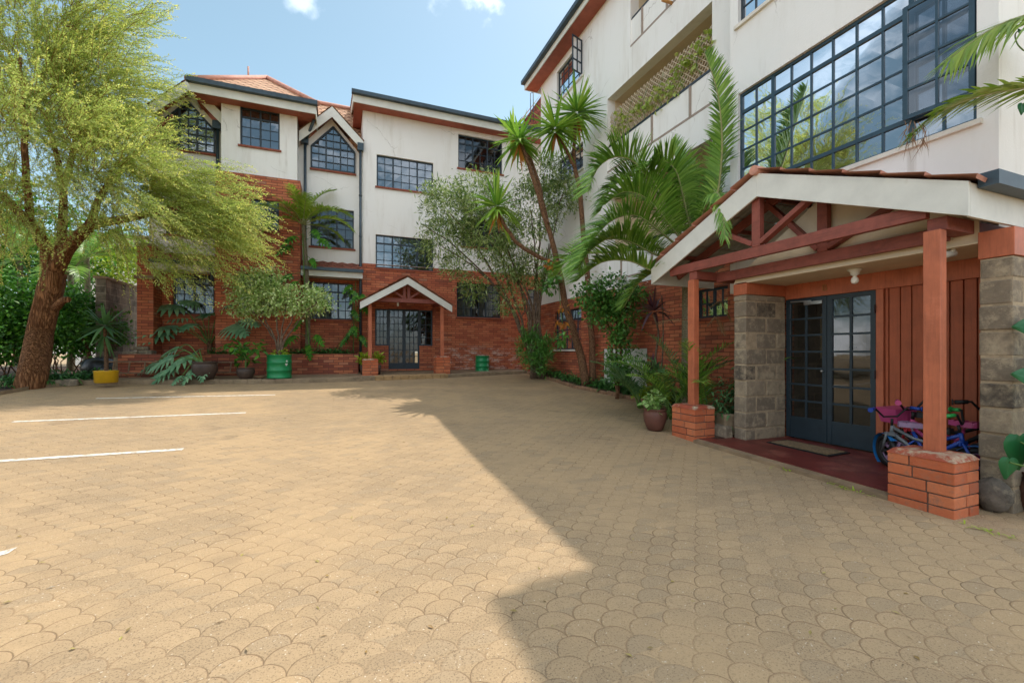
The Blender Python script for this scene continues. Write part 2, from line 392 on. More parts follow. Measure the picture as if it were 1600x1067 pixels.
# ------------------------------------------------------------------ building helpers
def T(axis, plane):
    if axis == 'Y': return lambda a, d, z: (a, plane + d, z)
    return lambda a, d, z: (plane + d, a, z)
def wall(mb, axis, plane, th, a0, a1, z0, z1, holes=(), mat=0):
    """wall slab with real openings"""
    t = T(axis, plane)
    A = sorted({a0, a1, *[min(max(h[i], a0), a1) for h in holes for i in (0, 1)]})
    Z = sorted({z0, z1, *[min(max(h[i], z0), z1) for h in holes for i in (2, 3)]})
    solid = lambda i, k: 0 <= i < len(A) - 1 and 0 <= k < len(Z) - 1 and not any(h[0] - 1e-6 <= A[i] and A[i + 1] <= h[1] + 1e-6 and h[2] - 1e-6 <= Z[k] and Z[k + 1] <= h[3] + 1e-6 for h in holes)
    for i in range(len(A) - 1):
        for k in range(len(Z) - 1):
            if not solid(i, k): continue
            a, b, c, d = A[i], A[i + 1], Z[k], Z[k + 1]
            mb.face([t(a, 0, c), t(b, 0, c), t(b, 0, d), t(a, 0, d)], mat)
            mb.face([t(a, th, c), t(a, th, d), t(b, th, d), t(b, th, c)], mat)
            if not solid(i - 1, k): mb.face([t(a, 0, c), t(a, 0, d), t(a, th, d), t(a, th, c)], mat)
            if not solid(i + 1, k): mb.face([t(b, 0, c), t(b, th, c), t(b, th, d), t(b, 0, d)], mat)
            if not solid(i, k - 1): mb.face([t(a, 0, c), t(a, th, c), t(b, th, c), t(b, 0, c)], mat)
            if not solid(i, k + 1): mb.face([t(a, 0, d), t(b, 0, d), t(b, th, d), t(a, th, d)], mat)
def abox(mb, axis, plane, a0, a1, d0, d1, z0, z1, mat=0):
    t = T(axis, plane); mb.box(t(a0, d0, z0), t(a1, d1, z1), mat)
def window(parent, axis, plane, a0, a1, z0, z1, cols, rows, tc=(), tr=(), curtain=None, sill='sill', steel='steel_d', glass='glass', room=None, depth=.09, bar=.024, curt_d=.3, curt_frac=1., fw=.045):
    f = MB(); dz = depth
    cw, rh = (a1 - a0) / cols, (z1 - z0) / rows
    abox(f, axis, plane, a0, a0 + fw, dz - .02, dz + .03, z0, z1); abox(f, axis, plane, a1 - fw, a1, dz - .02, dz + .03, z0, z1)
    abox(f, axis, plane, a0 + fw, a1 - fw, dz - .019, dz + .029, z0, z0 + fw); abox(f, axis, plane, a0 + fw, a1 - fw, dz - .019, dz + .029, z1 - fw, z1)
    for i in range(1, cols):
        w = .055 if i in tc else bar; e = .004 if i in tc else 0
        abox(f, axis, plane, a0 + i * cw - w / 2, a0 + i * cw + w / 2, dz - .012 - e, dz + .02 + e, z0 + fw, z1 - fw)
    for k in range(1, rows):
        w = .055 if k in tr else bar; e = .005 if k in tr else -.004
        abox(f, axis, plane, a0 + fw, a1 - fw, dz - .012 - e, dz + .02 + e, z0 + k * rh - w / 2, z0 + k * rh + w / 2)
    fo = f.build('window', M[steel], parent)
    g = MB()
    # every pane sits at its own slight tilt, as putty-glazed panes do
    t = T(axis, plane)
    for i in range(cols):
        for k in range(rows):
            p0, p1, q0, q1 = a0 + i * cw, a0 + (i + 1) * cw, z0 + k * rh, z0 + (k + 1) * rh
            j = [random.uniform(-.0016, .0016) for _ in range(4)]
            g.face([t(p0, dz + .004 + j[0], q0), t(p1, dz + .004 + j[1], q0), t(p1, dz + .004 + j[2], q1), t(p0, dz + .004 + j[3], q1)])
    g.build('pane', M[glass], fo)
    if sill:
        s = MB(); abox(s, axis, plane, a0 - .05, a1 + .05, -.05, .07, z0 - .06, z0 - .004); s.build('sill', M['white_sill' if sill == 'white' else 'sill'], fo)
    if curtain:
        c = MB(); n = int((a1 - a0) / .06); zb = z1 - (z1 - z0) * curt_frac
        segs = [(a0, a0 + (a1 - a0) * .46), (a0 + (a1 - a0) * .54, a1)]
        for (s0, s1) in segs:
            m = max(4, int((s1 - s0) / .04)); xs = [s0 + (s1 - s0) * i / m for i in range(m + 1)]
            ds = [curt_d + .03 * math.sin(i * 1.35 + s0) + random.uniform(-.008, .008) for i in range(m + 1)]
            for i in range(m): c.face([t(xs[i], ds[i], zb), t(xs[i + 1], ds[i + 1], zb), t(xs[i + 1], ds[i + 1], z1), t(xs[i], ds[i], z1)], smooth=True)
        c.build('curtain', M[curtain], fo)
    return fo
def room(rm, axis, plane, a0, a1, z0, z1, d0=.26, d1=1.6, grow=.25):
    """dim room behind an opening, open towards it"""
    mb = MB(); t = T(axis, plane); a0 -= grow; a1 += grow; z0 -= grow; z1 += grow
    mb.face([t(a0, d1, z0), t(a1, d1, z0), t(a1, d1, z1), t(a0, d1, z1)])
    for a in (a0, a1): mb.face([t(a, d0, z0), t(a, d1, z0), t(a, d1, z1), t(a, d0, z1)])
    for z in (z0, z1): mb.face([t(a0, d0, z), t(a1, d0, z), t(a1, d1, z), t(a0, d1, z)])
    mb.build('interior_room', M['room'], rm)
def tile_slope(mb, e0, e1, up, rows, cols, mat=0, wave=.012, step=.02, jit=.0):
    """stepped tile sheet: eave from e0 to e1, up = vector to the ridge line"""
    e0, e1, up = Vector(e0), Vector(e1), Vector(up); al = (e1 - e0); nrm = al.cross(up).normalized()
    if nrm.z < 0: nrm = -nrm
    L = al.length
    for r in range(rows):
        t0, t1 = r / rows, (r + 1) / rows
        for c in range(cols):
            q = []
            for (tt, hh) in ((t0, step), (t1, 0.)):
                for cc in (c, c + 1):
                    wv = wave * math.cos(2 * math.pi * cc / 4.)
                    q.append(e0 + al * (cc / cols) + up * tt + nrm * (hh + wv))
            uvs = [(L * c / cols, up.length * t0), (L * (c + 1) / cols, up.length * t0), (L * (c + 1) / cols, up.length * t1), (L * c / cols, up.length * t1)]
            mb.face([q[0], q[1], q[3], q[2]], mat, uvs, True)
            lo0 = e0 + al * (c / cols) + up * t0 + nrm * (wave * math.cos(2 * math.pi * c / 4.) - .006); lo1 = e0 + al * ((c + 1) / cols) + up * t0 + nrm * (wave * math.cos(2 * math.pi * (c + 1) / 4.) - .006)
            mb.face([lo0, lo1, q[1], q[0]], mat)
    return nrm
def pipe(parent, x, y, z0, z1, r=.045, offs=None, axis='Y', name='downpipe'):
    m = MB(); m.tube([(x, y, z0), (x, y, z1)], r, 10)
    for k in range(int((z1 - z0) / 1.4)):
        zz = z0 + .5 + k * 1.4; m.tube([(x, y, zz), (x, y, zz + .05)], r * 1.18, 10)
    if offs: m.tube([(x, y, z1), (x + offs[0], y + offs[1], z1 + offs[2])], r, 10)
    return m.build(name, M['gutter'], parent)
def gutter_prof(mb, p, q, w=.13, h=.12, out=(0, -1, 0), mat=0):
    p, q, o = Vector(p), Vector(q), Vector(out)
    prof = [(0, 0), (.0, h), (.012, h), (.012, .012), (w - .012, .012), (w - .012, h), (w, h), (w, 0)]
    n = len(prof)
    for i in range(n):
        a, b = prof[i], prof[(i + 1) % n]
        mb.face([p + o * a[0] + Vector((0, 0, a[1])), q + o * a[0] + Vector((0, 0, a[1])), q + o * b[0] + Vector((0, 0, b[1])), p + o * b[0] + Vector((0, 0, b[1]))], mat)
    for e in (p, q): mb.face([e, e + o * w, e + o * w + Vector((0, 0, h)), e + Vector((0, 0, h))], mat)

# ------------------------------------------------------------------ far block (front faces -Y)
def BY(px, py, Y): v = PY(px, py, Y); return v[0], v[2]
YR, YB, YL, YLB = 15.95, 16.25, 15.62, 15.52     # right wing, gabled bays, left wing, its brick
far = thing('apartment_building', 'white and brick apartment block with gabled bays across the end of the courtyard', 'building', (1.0, YR, -.75))
def hole_from(pxl, ytop, ybot, pxr, Y):
    x0, z1 = BY(pxl, ytop, Y); _, z0 = BY(pxl, ybot, Y); x1, _ = BY(pxr, ytop, Y); return (x0, x1, z0, z1)
ZT_R = 8.36; XR0, XR1 = .78, 8.5
zb = 3.07
w1 = hole_from(716, 209, 262, 785, YR); w2 = hole_from(588.5, 241, 291, 677, YR); w3 = hole_from(587, 366, 418, 677, YR)
w4 = hole_from(722, 340, 384, 790, YR)
w5 = hole_from(713.5, 441, 495, 782, YR); w6 = (7.0, 8.2, w5[2] - .05, w5[3] - .1)
dl = hole_from(586, 482, 540, 676, YR); dd = hole_from(607, 482, 577, 655.5, YR)
w3b = (w3[0], w3[1], zb + .006, w3[3])
m = MB(); wall(m, 'Y', YR, .26, XR0, XR1, zb, ZT_R, [w1, w2, w3b, w4])
# side of the right wing, gable bay walls, left wing box
wall(m, 'X', XR0, .2, YR + .26, 19, zb, ZT_R)
lw = hole_from(375, 165, 226, 437, YL); XL0, XL1 = -3.32, -1.24
wall(m, 'Y', YL, .26, XL0, XL1, 5.48, 7.75, [lw])
m.box((XL1 - .26, YL + .26, 5.48), (XL1, 19, 7.75)); m.box((XL0, YL + .26, 5.48), (XL0 + .26, 19, 7.75))
rb_w = hole_from(485, 322, 384, 553, YB)
wall(m, 'Y', YB, .26, XL1, XR0, 2.9, 6.4, [rb_w])
lb_w2 = (-4.9, -3.9, 3.6, 4.6)
wall(m, 'Y', YB, .26, -5.3, XL0, 2.9, 6.4, [lb_w2])
m.box((-5.3, YB + .26, 2.9), (-5.04, 19, 6.4))
def gable_wall(mb, x0, x1, z0, zs, za, Y, th=.26):
    xm = (x0 + x1) / 2; P = [(x0, z0), (x1, z0), (x1, zs), (xm, za), (x0, zs)]
    mb.face([(x, Y, z) for x, z in P]); mb.face([(x, Y + th, z) for x, z in P][::-1])
    for i in range(5):
        a, b = P[i], P[(i + 1) % 5]; mb.face([(a[0], Y, a[1]), (a[0], Y + th, a[1]), (b[0], Y + th, b[1]), (b[0], Y, b[1])])
gable_wall(m, XL1, XR0, 6.4, 6.85, 8.0, YB); gable_wall(m, -5.3, XL0, 6.4, 6.85, 8.0, YB)
m.build('wall', M['stucco'], far)
# brick storey
m = MB(); wall(m, 'Y', YR - .02, .28, XR0 - .02, XR1, -1., zb, [w5, w6, dl, dd, (w3[0], w3[1], w3[2], zb)], 0)
m.build('brick_wall', M['brick_stain'], far)
lb1 = hole_from(372, 427, 489, 431, YLB); lb2 = hole_from(392, 310, 358, 436, YLB)
lb2 = (lb2[0], lb2[1], max(lb2[2], lb1[3] + .3), lb2[3])
rb_g = hole_from(482, 440, 498, 551, YB); lb_g = hole_from(270, 427, 490, 335, YB)
m = MB(); wall(m, 'Y', YLB, .28, -3.45, -1.14, -1., 5.48, [lb1, lb2])
m.box((-1.42, YLB + .28, -1.), (-1.14, YB + .3, 5.48)); m.box((-3.45, YLB + .28, -1.), (-3.17, YB + .3, 5.48))
wall(m, 'Y', YB - .01, .3, -1.14, XR0, -1., 2.9, [rb_g]); wall(m, 'Y', YB - .01, .3, -5.0, -3.45, -1., 2.9, [lb_g])
m.box((-5.36, YLB + .05, -1.), (-4.98, YB + .6, 3.05)); m.box((-5.36, YB + .6, -1.), (-5.1, 19, 3.05))
m.build('brick_wall', M['brick'], far)
for q0, q1 in (((-5.42, YLB - .0, 2.1), (-4.95, YLB + .5, 2.2)), ((-5.4, YLB + .02, 3.05), (-4.96, YB, 3.12))): m = MB(); m.box(q0, q1); m.build('coping', M['concrete'], far)
rm = far
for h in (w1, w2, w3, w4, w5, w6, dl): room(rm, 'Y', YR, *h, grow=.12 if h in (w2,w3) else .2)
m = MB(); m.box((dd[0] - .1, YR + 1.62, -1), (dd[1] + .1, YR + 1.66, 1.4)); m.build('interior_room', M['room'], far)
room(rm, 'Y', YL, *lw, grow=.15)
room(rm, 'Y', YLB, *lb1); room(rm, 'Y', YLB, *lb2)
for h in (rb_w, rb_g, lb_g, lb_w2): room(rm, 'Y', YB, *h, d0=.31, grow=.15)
window(far, 'Y', YR, *w1, 6, 4, (2, 4), (3,), curtain=None)
window(far, 'Y', YR, *w2, 7, 4, (2, 5), (), glass='glass_sky')
o3 = window(far, 'Y', YR, *w3, 7, 4, (2, 5), (3,), glass='glass_sky')
window(far, 'Y', YR, *w4, 6, 3, (2, 4))
window(far, 'Y', YR - .02, *w5, 6, 4, (2, 4), (3,), curtain='curtain_l')
window(far, 'Y', YR - .02, *w6, 4, 4, (2,), (3,), curtain='curtain_l')
window(far, 'Y', YL, *lw, 4, 4, (2,), (3,), curtain='curtain_b', curt_frac=.42, glass='glass_sky')
window(far, 'Y', YLB, *lb1, 4, 4, (2,), (3,), curtain='curtain'); window(far, 'Y', YLB, *lb2, 4, 3, (2,), (2,))
window(far, 'Y', YB, *rb_w, 5, 4, (1, 3), (3,), curtain='curtain'); window(far, 'Y', YB - .01, *rb_g, 6, 4, (2, 4), (3,), curtain='curtain_l')
window(far, 'Y', YB - .01, *lb_g, 4, 4, (2,), (3,), curtain='curtain'); window(far, 'Y', YB, *lb_w2, 4, 4, (2,), (3,))
# little ledge bottles in the top window
bt = MB()
for i, (f, c) in enumerate(((.4, 0), (.47, 1), (.58, 0), (.64, 2))):
    x = w1[0] + (w1[1] - w1[0]) * f; bt.lathe((x, YR + .18, w1[2]), [(.045, 0), (.045, .14), (.02, .2), (.02, .24)], 10, c)
bt.build('ledge_bottles', [M['fascia'], M['sill'], plain('green_bottle', '#3f6a52', .4)], far)
# pentagon windows of the gables
def pent(parent, x0, x1, z0, zs, za, Y):
    xm = (x0 + x1) / 2; f = MB(); y = Y - .03
    P = [(x0, z0), (x1, z0), (x1, zs), (xm, za), (x0, zs)]
    for i in range(5):
        a, b = P[i], P[(i + 1) % 5]; f.bar((a[0], y, a[1]), (b[0], y, b[1]), .05, .06, up=(0, 1, 0))
    zt = lambda x: zs + (za - zs) * (1 - abs(x - xm) / ((x1 - x0) / 2))
    for k in range(1, 6):
        x = x0 + (x1 - x0) * k / 6; f.bar((x, y + .002, z0), (x, y + .002, zt(x)), .05 if k in (2, 4) else .025, .04, up=(0, 1, 0))
    nz = 6
    for k in range(1, nz):
        z = z0 + (za - z0) * k / nz; hw = (x1 - x0) / 2 * (1 if z <= zs else (za - z) / (za - zs))
        f.bar((xm - hw, y + .004, z), (xm + hw, y + .004, z), .05 if k == 3 else .025, .035, up=(0, 1, 0))
    fo = f.build('window', M['steel_d'], parent)
    g = MB(); g.face([(x, Y - .012, z) for x, z in P]); g.build('pane', M['glass_sky'], fo)
    d = MB(); d.face([(x, Y - .006, z) for x, z in P]); d.build('dim_backing', M['dark'], fo)  # dark sheet standing in for the unlit room behind the pane
    s = MB(); s.box((x0 - .05, Y - .08, z0 - .08), (x1 + .05, Y - .002, z0 - .03)); s.build('sill', M['sill'], fo)
xa, za0 = BY(486.6, 262, YB); xb, _ = BY(554, 262, YB); _, zs_ = BY(486.6, 229, YB); _, zap = BY(520.5, 199.5, YB)
pent(far, xa, xb, za0, zs_, zap, YB); cx_ = (-5.3 + XL0) / 2; hw = (xb - xa) / 2
pent(far, cx_ - hw, cx_ + hw, za0, zs_, zap, YB)
# roofs
def gable_roof(xm, hwid, ze, zp, Y0, Y1):
    fb = MB()
    for s in (-1, 1):
        fb.hexa([(xm + s * hwid, Y0, ze - .33), (xm, Y0, zp - .33), (xm, Y0 + .03, zp - .33), (xm + s * hwid, Y0 + .03, ze - .33), (xm + s * hwid, Y0, ze + .02), (xm, Y0, zp + .02), (xm, Y0 + .03, zp + .02), (xm + s * hwid, Y0 + .03, ze + .02)][::1] if s > 0 else
                [(xm, Y0, zp - .33), (xm + s * hwid, Y0, ze - .33), (xm + s * hwid, Y0 + .03, ze - .33), (xm, Y0 + .03, zp - .33), (xm, Y0, zp + .02), (xm + s * hwid, Y0, ze + .02), (xm + s * hwid, Y0 + .03, ze + .02), (xm, Y0 + .03, zp + .02)])
    fb.build('bargeboard', M['fascia'], far)
    sf = MB()
    for s in (-1, 1):
        sf.face([(xm, Y0 + .03, zp - .16), (xm + s * hwid, Y0 + .03, ze - .16), (xm + s * hwid, Y1, ze - .16), (xm, Y1, zp - .16)])
    sf.build('soffit', M['soffit'], far)
    r = MB()
    for s in (-1, 1):
        tile_slope(r, (xm + s * hwid, Y0 - .02, ze + .03), (xm + s * hwid, 18.4, ze + .03), (-s * hwid, 0, zp - ze), 6, 20, wave=.015)
    r.build('roof', M['tile'], far)
gable_roof(-.2, 1.0, 7.2, 8.2, YB - .42, YB + .02); gable_roof(-4.2, 1.0, 7.2, 8.2, YB - .42, YB + .02)
# pyramid roof over the left wing
ex0, ex1, ey, ez = -4.06, -.62, YL - .5, 7.82; pk = (-2.34, 17.5, 9.62)
r = MB(); r.face([(ex0, ey, ez), (ex1, ey, ez), pk], 0, [(0, 0), (ex1 - ex0, 0), ((ex1 - ex0) / 2, 3.0)])
yb2 = 2 * pk[1] - ey
r.face([(ex1, ey, ez), (ex1, yb2, ez), pk], 0, [(0, 0), (yb2 - ey, 0), ((yb2 - ey) / 2, 2.6)]); r.face([(ex0, yb2, ez), (ex0, ey, ez), pk], 0, [(0, 0), (yb2 - ey, 0), ((yb2 - ey) / 2, 2.6)])
# main ridge roof behind
r.face([(-5.2, 16.56, 7.57), (.9, 16.56, 7.57), (.9, 18.6, 9.66), (-3.4, 18.6, 9.66)], 0, [(0, 0), (6.5, 0), (6.5, 3.6), (2.2, 3.6)])
r.face([(-5.6, 21, 7.1), (-5.2, 16.56, 7.57), (-3.4, 18.6, 9.66)], 0, [(0, 0), (4.9, 0), (2.5, 3.4)])
r.face([(-3.4, 18.6, 9.66), (.9, 18.6, 9.66), (.9, 21, 7.1), (-5.6, 21, 7.1)], 0, [(0, 0), (6.5, 0), (6.5, 3.6), (0, 3.6)])
ro = r.build('roof', M['tile'], far)
h = MB()
for a, b in (((ex0, ey, ez + .03), (pk[0], pk[1], pk[2] + .03)), ((ex1, ey, ez + .03), (pk[0], pk[1], pk[2] + .03)), ((-3.4, 18.6, 9.7), (.9, 18.6, 9.7)), ((-5.2, 16.56, 7.61), (-3.4, 18.6, 9.7))): h.tube([a, b], .085, 8)
h.tube([(-2.9, 17.4, 9.3), (-2.9, 17.4, 9.85)], .03, 6); h.build('ridge_tile', M['tile_pink'], ro)
g = MB(); gutter_prof(g, (ex0, ey + .02, ez - .06), (ex1, ey + .02, ez - .06), .14, .13); go = g.build('gutter', M['gutter'], far)
fb = MB(); fb.box((ex0 + .06, ey + .022, ez - .30), (ex1 - .04, ey + .055, ez - .02)); fb.box((ex1 - .07, ey + .056, ez - .3), (ex1 - .04, 17, ez - .02)); fb.box((ex0 + .06, ey + .056, ez - .3), (ex0 + .09, 17, ez - .02)); fb.build('fascia', M['fascia'], far)
sf = MB(); sf.box((ex0 + .1, ey + .06, ez - .26), (ex1 - .08, YL + .01, ez - .22)); sf.box((XL1 + .005, YL + .01, ez - .26), (ex1 - .08, 17.4, ez - .22)); sf.box((ex0 + .1, YL + .012, ez - .26), (XL0 - .005, 17.4, ez - .22)); sf.build('soffit', M['soffit'], far)
# right wing roof: gutter, fascia, soffit, low slope
ry, rz = YR - .52, 8.62
r = MB(); r.face([(.42, ry, rz), (9.5, ry, rz), (9.5, 20, rz + 1.6), (.42, 20, rz + 1.6)], 0, [(0, 0), (9, 0), (9, 4.6), (0, 4.6)]); r.build('roof', M['tile'], far)
g = MB(); gutter_prof(g, (.40, ry + .02, rz - .06), (9.4, ry + .02, rz - .06), .14, .12); g.build('gutter', M['gutter'], far)
fb = MB(); fb.box((.45, ry + .022, rz - .30), (9.4, ry + .055, rz - .02)); fb.hexa([(.45, ry + .056, rz - .3), (.48, ry + .056, rz - .3), (.48, 19.9, rz + 1.3), (.45, 19.9, rz + 1.3), (.45, ry + .056, rz - .02), (.48, ry + .056, rz - .02), (.48, 19.9, rz + 1.5), (.45, 19.9, rz + 1.5)]); fb.build('fascia', M['fascia'], far)
sf = MB(); sf.box((.49, ry + .058, rz - .27), (9.4, YR + .01, rz - .22)); sf.box((.49, YR + .011, rz - .27), (XR0 - .004, 19, rz - .22)); sf.build('soffit', M['soffit'], far)
# small tiled gable rising over the right end, with aerial
sg = MB(); gx = PY(846, 150, 17.6); fx = PY(806, 206, 17.6)
sg.face([(fx[0], 17.6, fx[2]), (gx[0], 17.6, gx[2]), (gx[0] + 1.2, 17.6, fx[2] - .1)]); sg.face([(fx[0] - .1, 17.4, fx[2]), (gx[0], 17.4, gx[2] + .1), (gx[0], 20, gx[2] + .1), (fx[0] - .1, 20, fx[2])], 0)
sg.build('dormer_roof', M['tile_r'], far)
ae = MB(); ap = PY(829, 190, 17.3); at_ = PY(829, 146, 17.3)
ae.tube([ap, at_], .018, 6); ae.tube([ap + np.array([.13, 0, 0]), at_ + np.array([.13, 0, .05])], .018, 6); ae.bar(at_, at_ + np.array([.13, 0, .05]), .015, .015); ae.build('aerial', M['gutter'], far)
# lean-to roofs of the bays
for (x0, x1, zl) in ((-1.12, XR0 - .03, 2.62), (-5.02, -3.47, 2.55)):
    r = MB(); tile_slope(r, (x0, YB - .78, zl + .12), (x1, YB - .78, zl + .12), (0, .8, .36), 3, 24, wave=.018); r.build('roof', M['tile_r'], far)
    g = MB(); gutter_prof(g, (x0, YB - .79, zl + .02), (x1 + .02, YB - .79, zl + .02), .11, .1); g.build('gutter', M['gutter'], far)
    f = MB(); f.box((x0, YB - .785, zl - .16), (x1, YB - .755, zl + .07)); f.box((x0, YB - .754, zl - .12), (x1, YB - .012, zl - .09)); f.build('fascia', M['fascia'], far)
pipe(far, .70, YR - .06, -.75, 6.9); pipe(far, -1.04, YB - .12, 2.9, 7.0, offs=(.3, -.55, .55)); pipe(far, -3.52, YB - .12, 3, 7.0)
for q0, q1 in (((.60, YR - .16, 6.9), (.80, YR - .01, 7.15)), ((-1.16, YB - .24, 6.95), (-.94, YB - .05, 7.2)), ((-3.64, YB - .24, 6.95), (-3.42, YB - .05, 7.2))): hd = MB(); hd.box(q0, q1); hd.build('rainwater_head', M['gutter'], far)
m = MB(); m.tube([(-3.52, YLB - .4, 2.6), (-3.52, YLB - .06, 2.35), (-3.52, YLB - .06, 2.0)], .045, 8); m.build('downpipe', M['gutter'], far)
# glazed entrance of the far block
def glazed(parent, name, axis, plane, a0, a1, z0, z1, cols, rows, kick, steel='steel_d', glass='glass', depth=.08, fw=.055, bar=.024):
    f = MB(); dz = depth
    abox(f, axis, plane, a0, a0 + fw, dz - .02, dz + .03, z0, z1); abox(f, axis, plane, a1 - fw, a1, dz - .02, dz + .03, z0, z1)
    abox(f, axis, plane, a0 + fw, a1 - fw, dz - .019, dz + .029, z1 - fw, z1)
    if kick: abox(f, axis, plane, a0 + fw, a1 - fw, dz - .012, dz + .022, z0, z0 + kick); abox(f, axis, plane, a0 + fw, a1 - fw, dz - .019, dz + .029, z0 + kick, z0 + kick + fw * .8)
    else: abox(f, axis, plane, a0 + fw, a1 - fw, dz - .019, dz + .029, z0, z0 + fw)
    zb_ = z0 + (kick + fw * .8 if kick else fw); cw = (a1 - a0 - 2 * fw) / cols; rh = (z1 - fw - zb_) / rows
    for i in range(1, cols): abox(f, axis, plane, a0 + fw + i * cw - bar / 2, a0 + fw + i * cw + bar / 2, dz - .012, dz + .018, zb_, z1 - fw)
    for k in range(1, rows): abox(f, axis, plane, a0 + fw, a1 - fw, dz - .016, dz + .022, zb_ + k * rh - bar / 2, zb_ + k * rh + bar / 2)
    fo = f.build(name, M[steel], parent)
    g = MB(); t = T(axis, plane)
    for i in range(cols):
        for k in range(rows):
            p0, p1, q0, q1 = a0 + fw + i * cw, a0 + fw + (i + 1) * cw, zb_ + k * rh, zb_ + (k + 1) * rh
            j = [random.uniform(-.0012, .0012) for _ in range(4)]
            g.face([t(p0, dz + .004 + j[0], q0), t(p1, dz + .004 + j[1], q0), t(p1, dz + .004 + j[2], q1), t(p0, dz + .004 + j[3], q1)])
    g.build('pane', M[glass], fo); return fo
dm = (dd[0] + dd[1]) / 2
glazed(far, 'door', 'Y', YR - .02, dd[0], dm, dd[2], dl[3], 3, 8, .18, glass='glass_door'); dr = glazed(far, 'door', 'Y', YR - .02, dm, dd[1], dd[2], dl[3], 3, 8, .18, glass='glass_door')
hm = MB(); hm.box((dm + .035, YR - .0, .35), (dm + .055, YR + .03, .45)); hm.build('handle', M['steel'], dr)
glazed(far, 'window', 'Y', YR - .02, dl[0], dd[0], dl[2], dl[3], 3, 5, 0, glass='glass_door'); glazed(far, 'window', 'Y', YR - .02, dd[1], dl[1], dl[2], dl[3], 2, 5, 0, glass='glass_door')

# ------------------------------------------------------------------ near block (front faces -X)
XBY, XA = 7.05, 6.40
near = thing('apartment_building', 'tall white apartment block with balconies and big gridded window on the right side', 'building', (XBY, 9, -1.2))
YE = 14.83; YC = 5.73; YA0 = 2.365; ZTOP = 10.0
def HX(pxl, pxr, ytop_px, ytop, ybot_px, ybot, X):
    a = PX(pxl, 100, X)[1]; b = PX(pxr, 100, X)[1]; z1 = PX(ytop_px, ytop, X)[2]; z0 = PX(ybot_px, ybot, X)[2]; return (min(a, b), max(a, b), z0, z1)
u1 = HX(870, 910, 870, 114, 870, 163, XBY); u2 = HX(872.5, 911, 872.5, 254, 872.5, 291, XBY)
yb0, yb1 = 6.75, 10.47
b1 = (yb0, yb1, 5.03, 7.12); b0 = (yb0, yb1, 1.95, 4.35); b2 = (yb0, 9.42, 7.9, 9.6)
gz = 1.75
m = MB(); wall(m, 'X', XBY, .26, YC - .3, YE, gz, ZTOP, [u1, u2, b1, b0, b2])
m.box((XBY + .26, YE - .26, gz), (14, YE, ZTOP))
A1 = (2.535, 5.567, 2.50, 4.44); A2 = (3.9, 5.567, 5.62, 7.5); A3 = (2.7, 3.6, 5.62, 7.5); A4 = (2.535, 5.567, 8.4, 9.6)
wall(m, 'X', XA, .26, YA0, YC, 1.02, 10.3, [A1, A2, A3])
m.box((XA + .26, YC - .26, -1.5), (XBY + .3, YC, ZTOP)); m.box((XA + .26, YA0, -1.6), (14, YA0 + .26, ZTOP)); m.box((XA + .09, YA0, -1.6), (XA + .26, YA0 + .2, 1.02))
m.build('wall', M['stucco2'], near)
g1 = HX(868, 909, 868, 488, 868, 546, XBY); gd = HX(944, 1012, 944, 470, 944, 603, XBY)
g2 = (6.35, 7.15, .7, 1.3)
gd = (gd[0], gd[1], -1.3, .1)
m = MB(); wall(m, 'X', XBY - .02, .28, YC, YE + .02, -1.4, gz, [g1, gd, g2]); m.box((XBY + .26, YE - .28, -1.4), (14, YE + .02, gz)); m.build('brick_wall', M['brick'], near)
rm = near
for h in (u1, u2): room(rm, 'X', XBY, *h)
room(rm, 'X', XBY - .02, *g1, d0=.3); room(rm, 'X', XBY - .02, *g2, d0=.3); room(rm, 'X', XA, *A1, d1=3.2, grow=.03); room(rm, 'X', XA, *A2, grow=.05); room(rm, 'X', XA, *A3, grow=.05); room(rm, 'X', XA, 3.3, 4.9, -1.6, .9, d1=2.6, grow=.02)
window(near, 'X', XBY, *u1, 5, 4, (2,), (), sill='white', steel='steel_d', glass='glass_sky'); window(near, 'X', XBY, *u2, 5, 4, (2,), (), sill='white', steel='steel_d', glass='glass_sky')
window(near, 'X', XBY - .02, *g1, 5, 4, (2,), (3,), curtain='curtain', sill='white'); window(near, 'X', XBY - .02, *g2, 4, 2, (2,))
# open casement of the top window
oc = MB(); hx, hy = XBY - .01, u1[0] + .02
for (da, z) in ((0, 0),):
    L, z0, z1 = .45, u1[2], u1[3]; ex = hx - L * .9; ey2 = hy - L * .3
    for z in (z0 + .02, (z0 * 2 + z1) / 3, (z0 + 2 * z1) / 3, z1 - .02): oc.bar((hx, hy, z), (ex, ey2, z), .03, .035)
    for t_ in (0.02, .5, .98): oc.bar((hx + (ex - hx) * t_, hy + (ey2 - hy) * t_, z0), (hx + (ex - hx) * t_, hy + (ey2 - hy) * t_, z1), .035, .03, up=(0, 1, 0))
oco = oc.build('window', M['steel_d'], near); oc = MB(); oc.face([(hx, hy, z0), (ex, ey2, z0), (ex, ey2, z1), (hx, hy, z1)]); oc.build('pane', M['glass'], oco)
# great window
window(near, 'X', XA, *A1, 10, 6, (2, 8), (1, 5), sill='white', steel='steel_b', glass='glass_big', bar=.026, curtain=None, depth=.07)
window(near, 'X', XA, *A2, 6, 6, (2,), (5,), sill='white', steel='steel_d', glass='glass_sky'); window(near, 'X', XA, *A3, 3, 6, (), (5,), sill='white', steel='steel_d', glass='glass_sky')
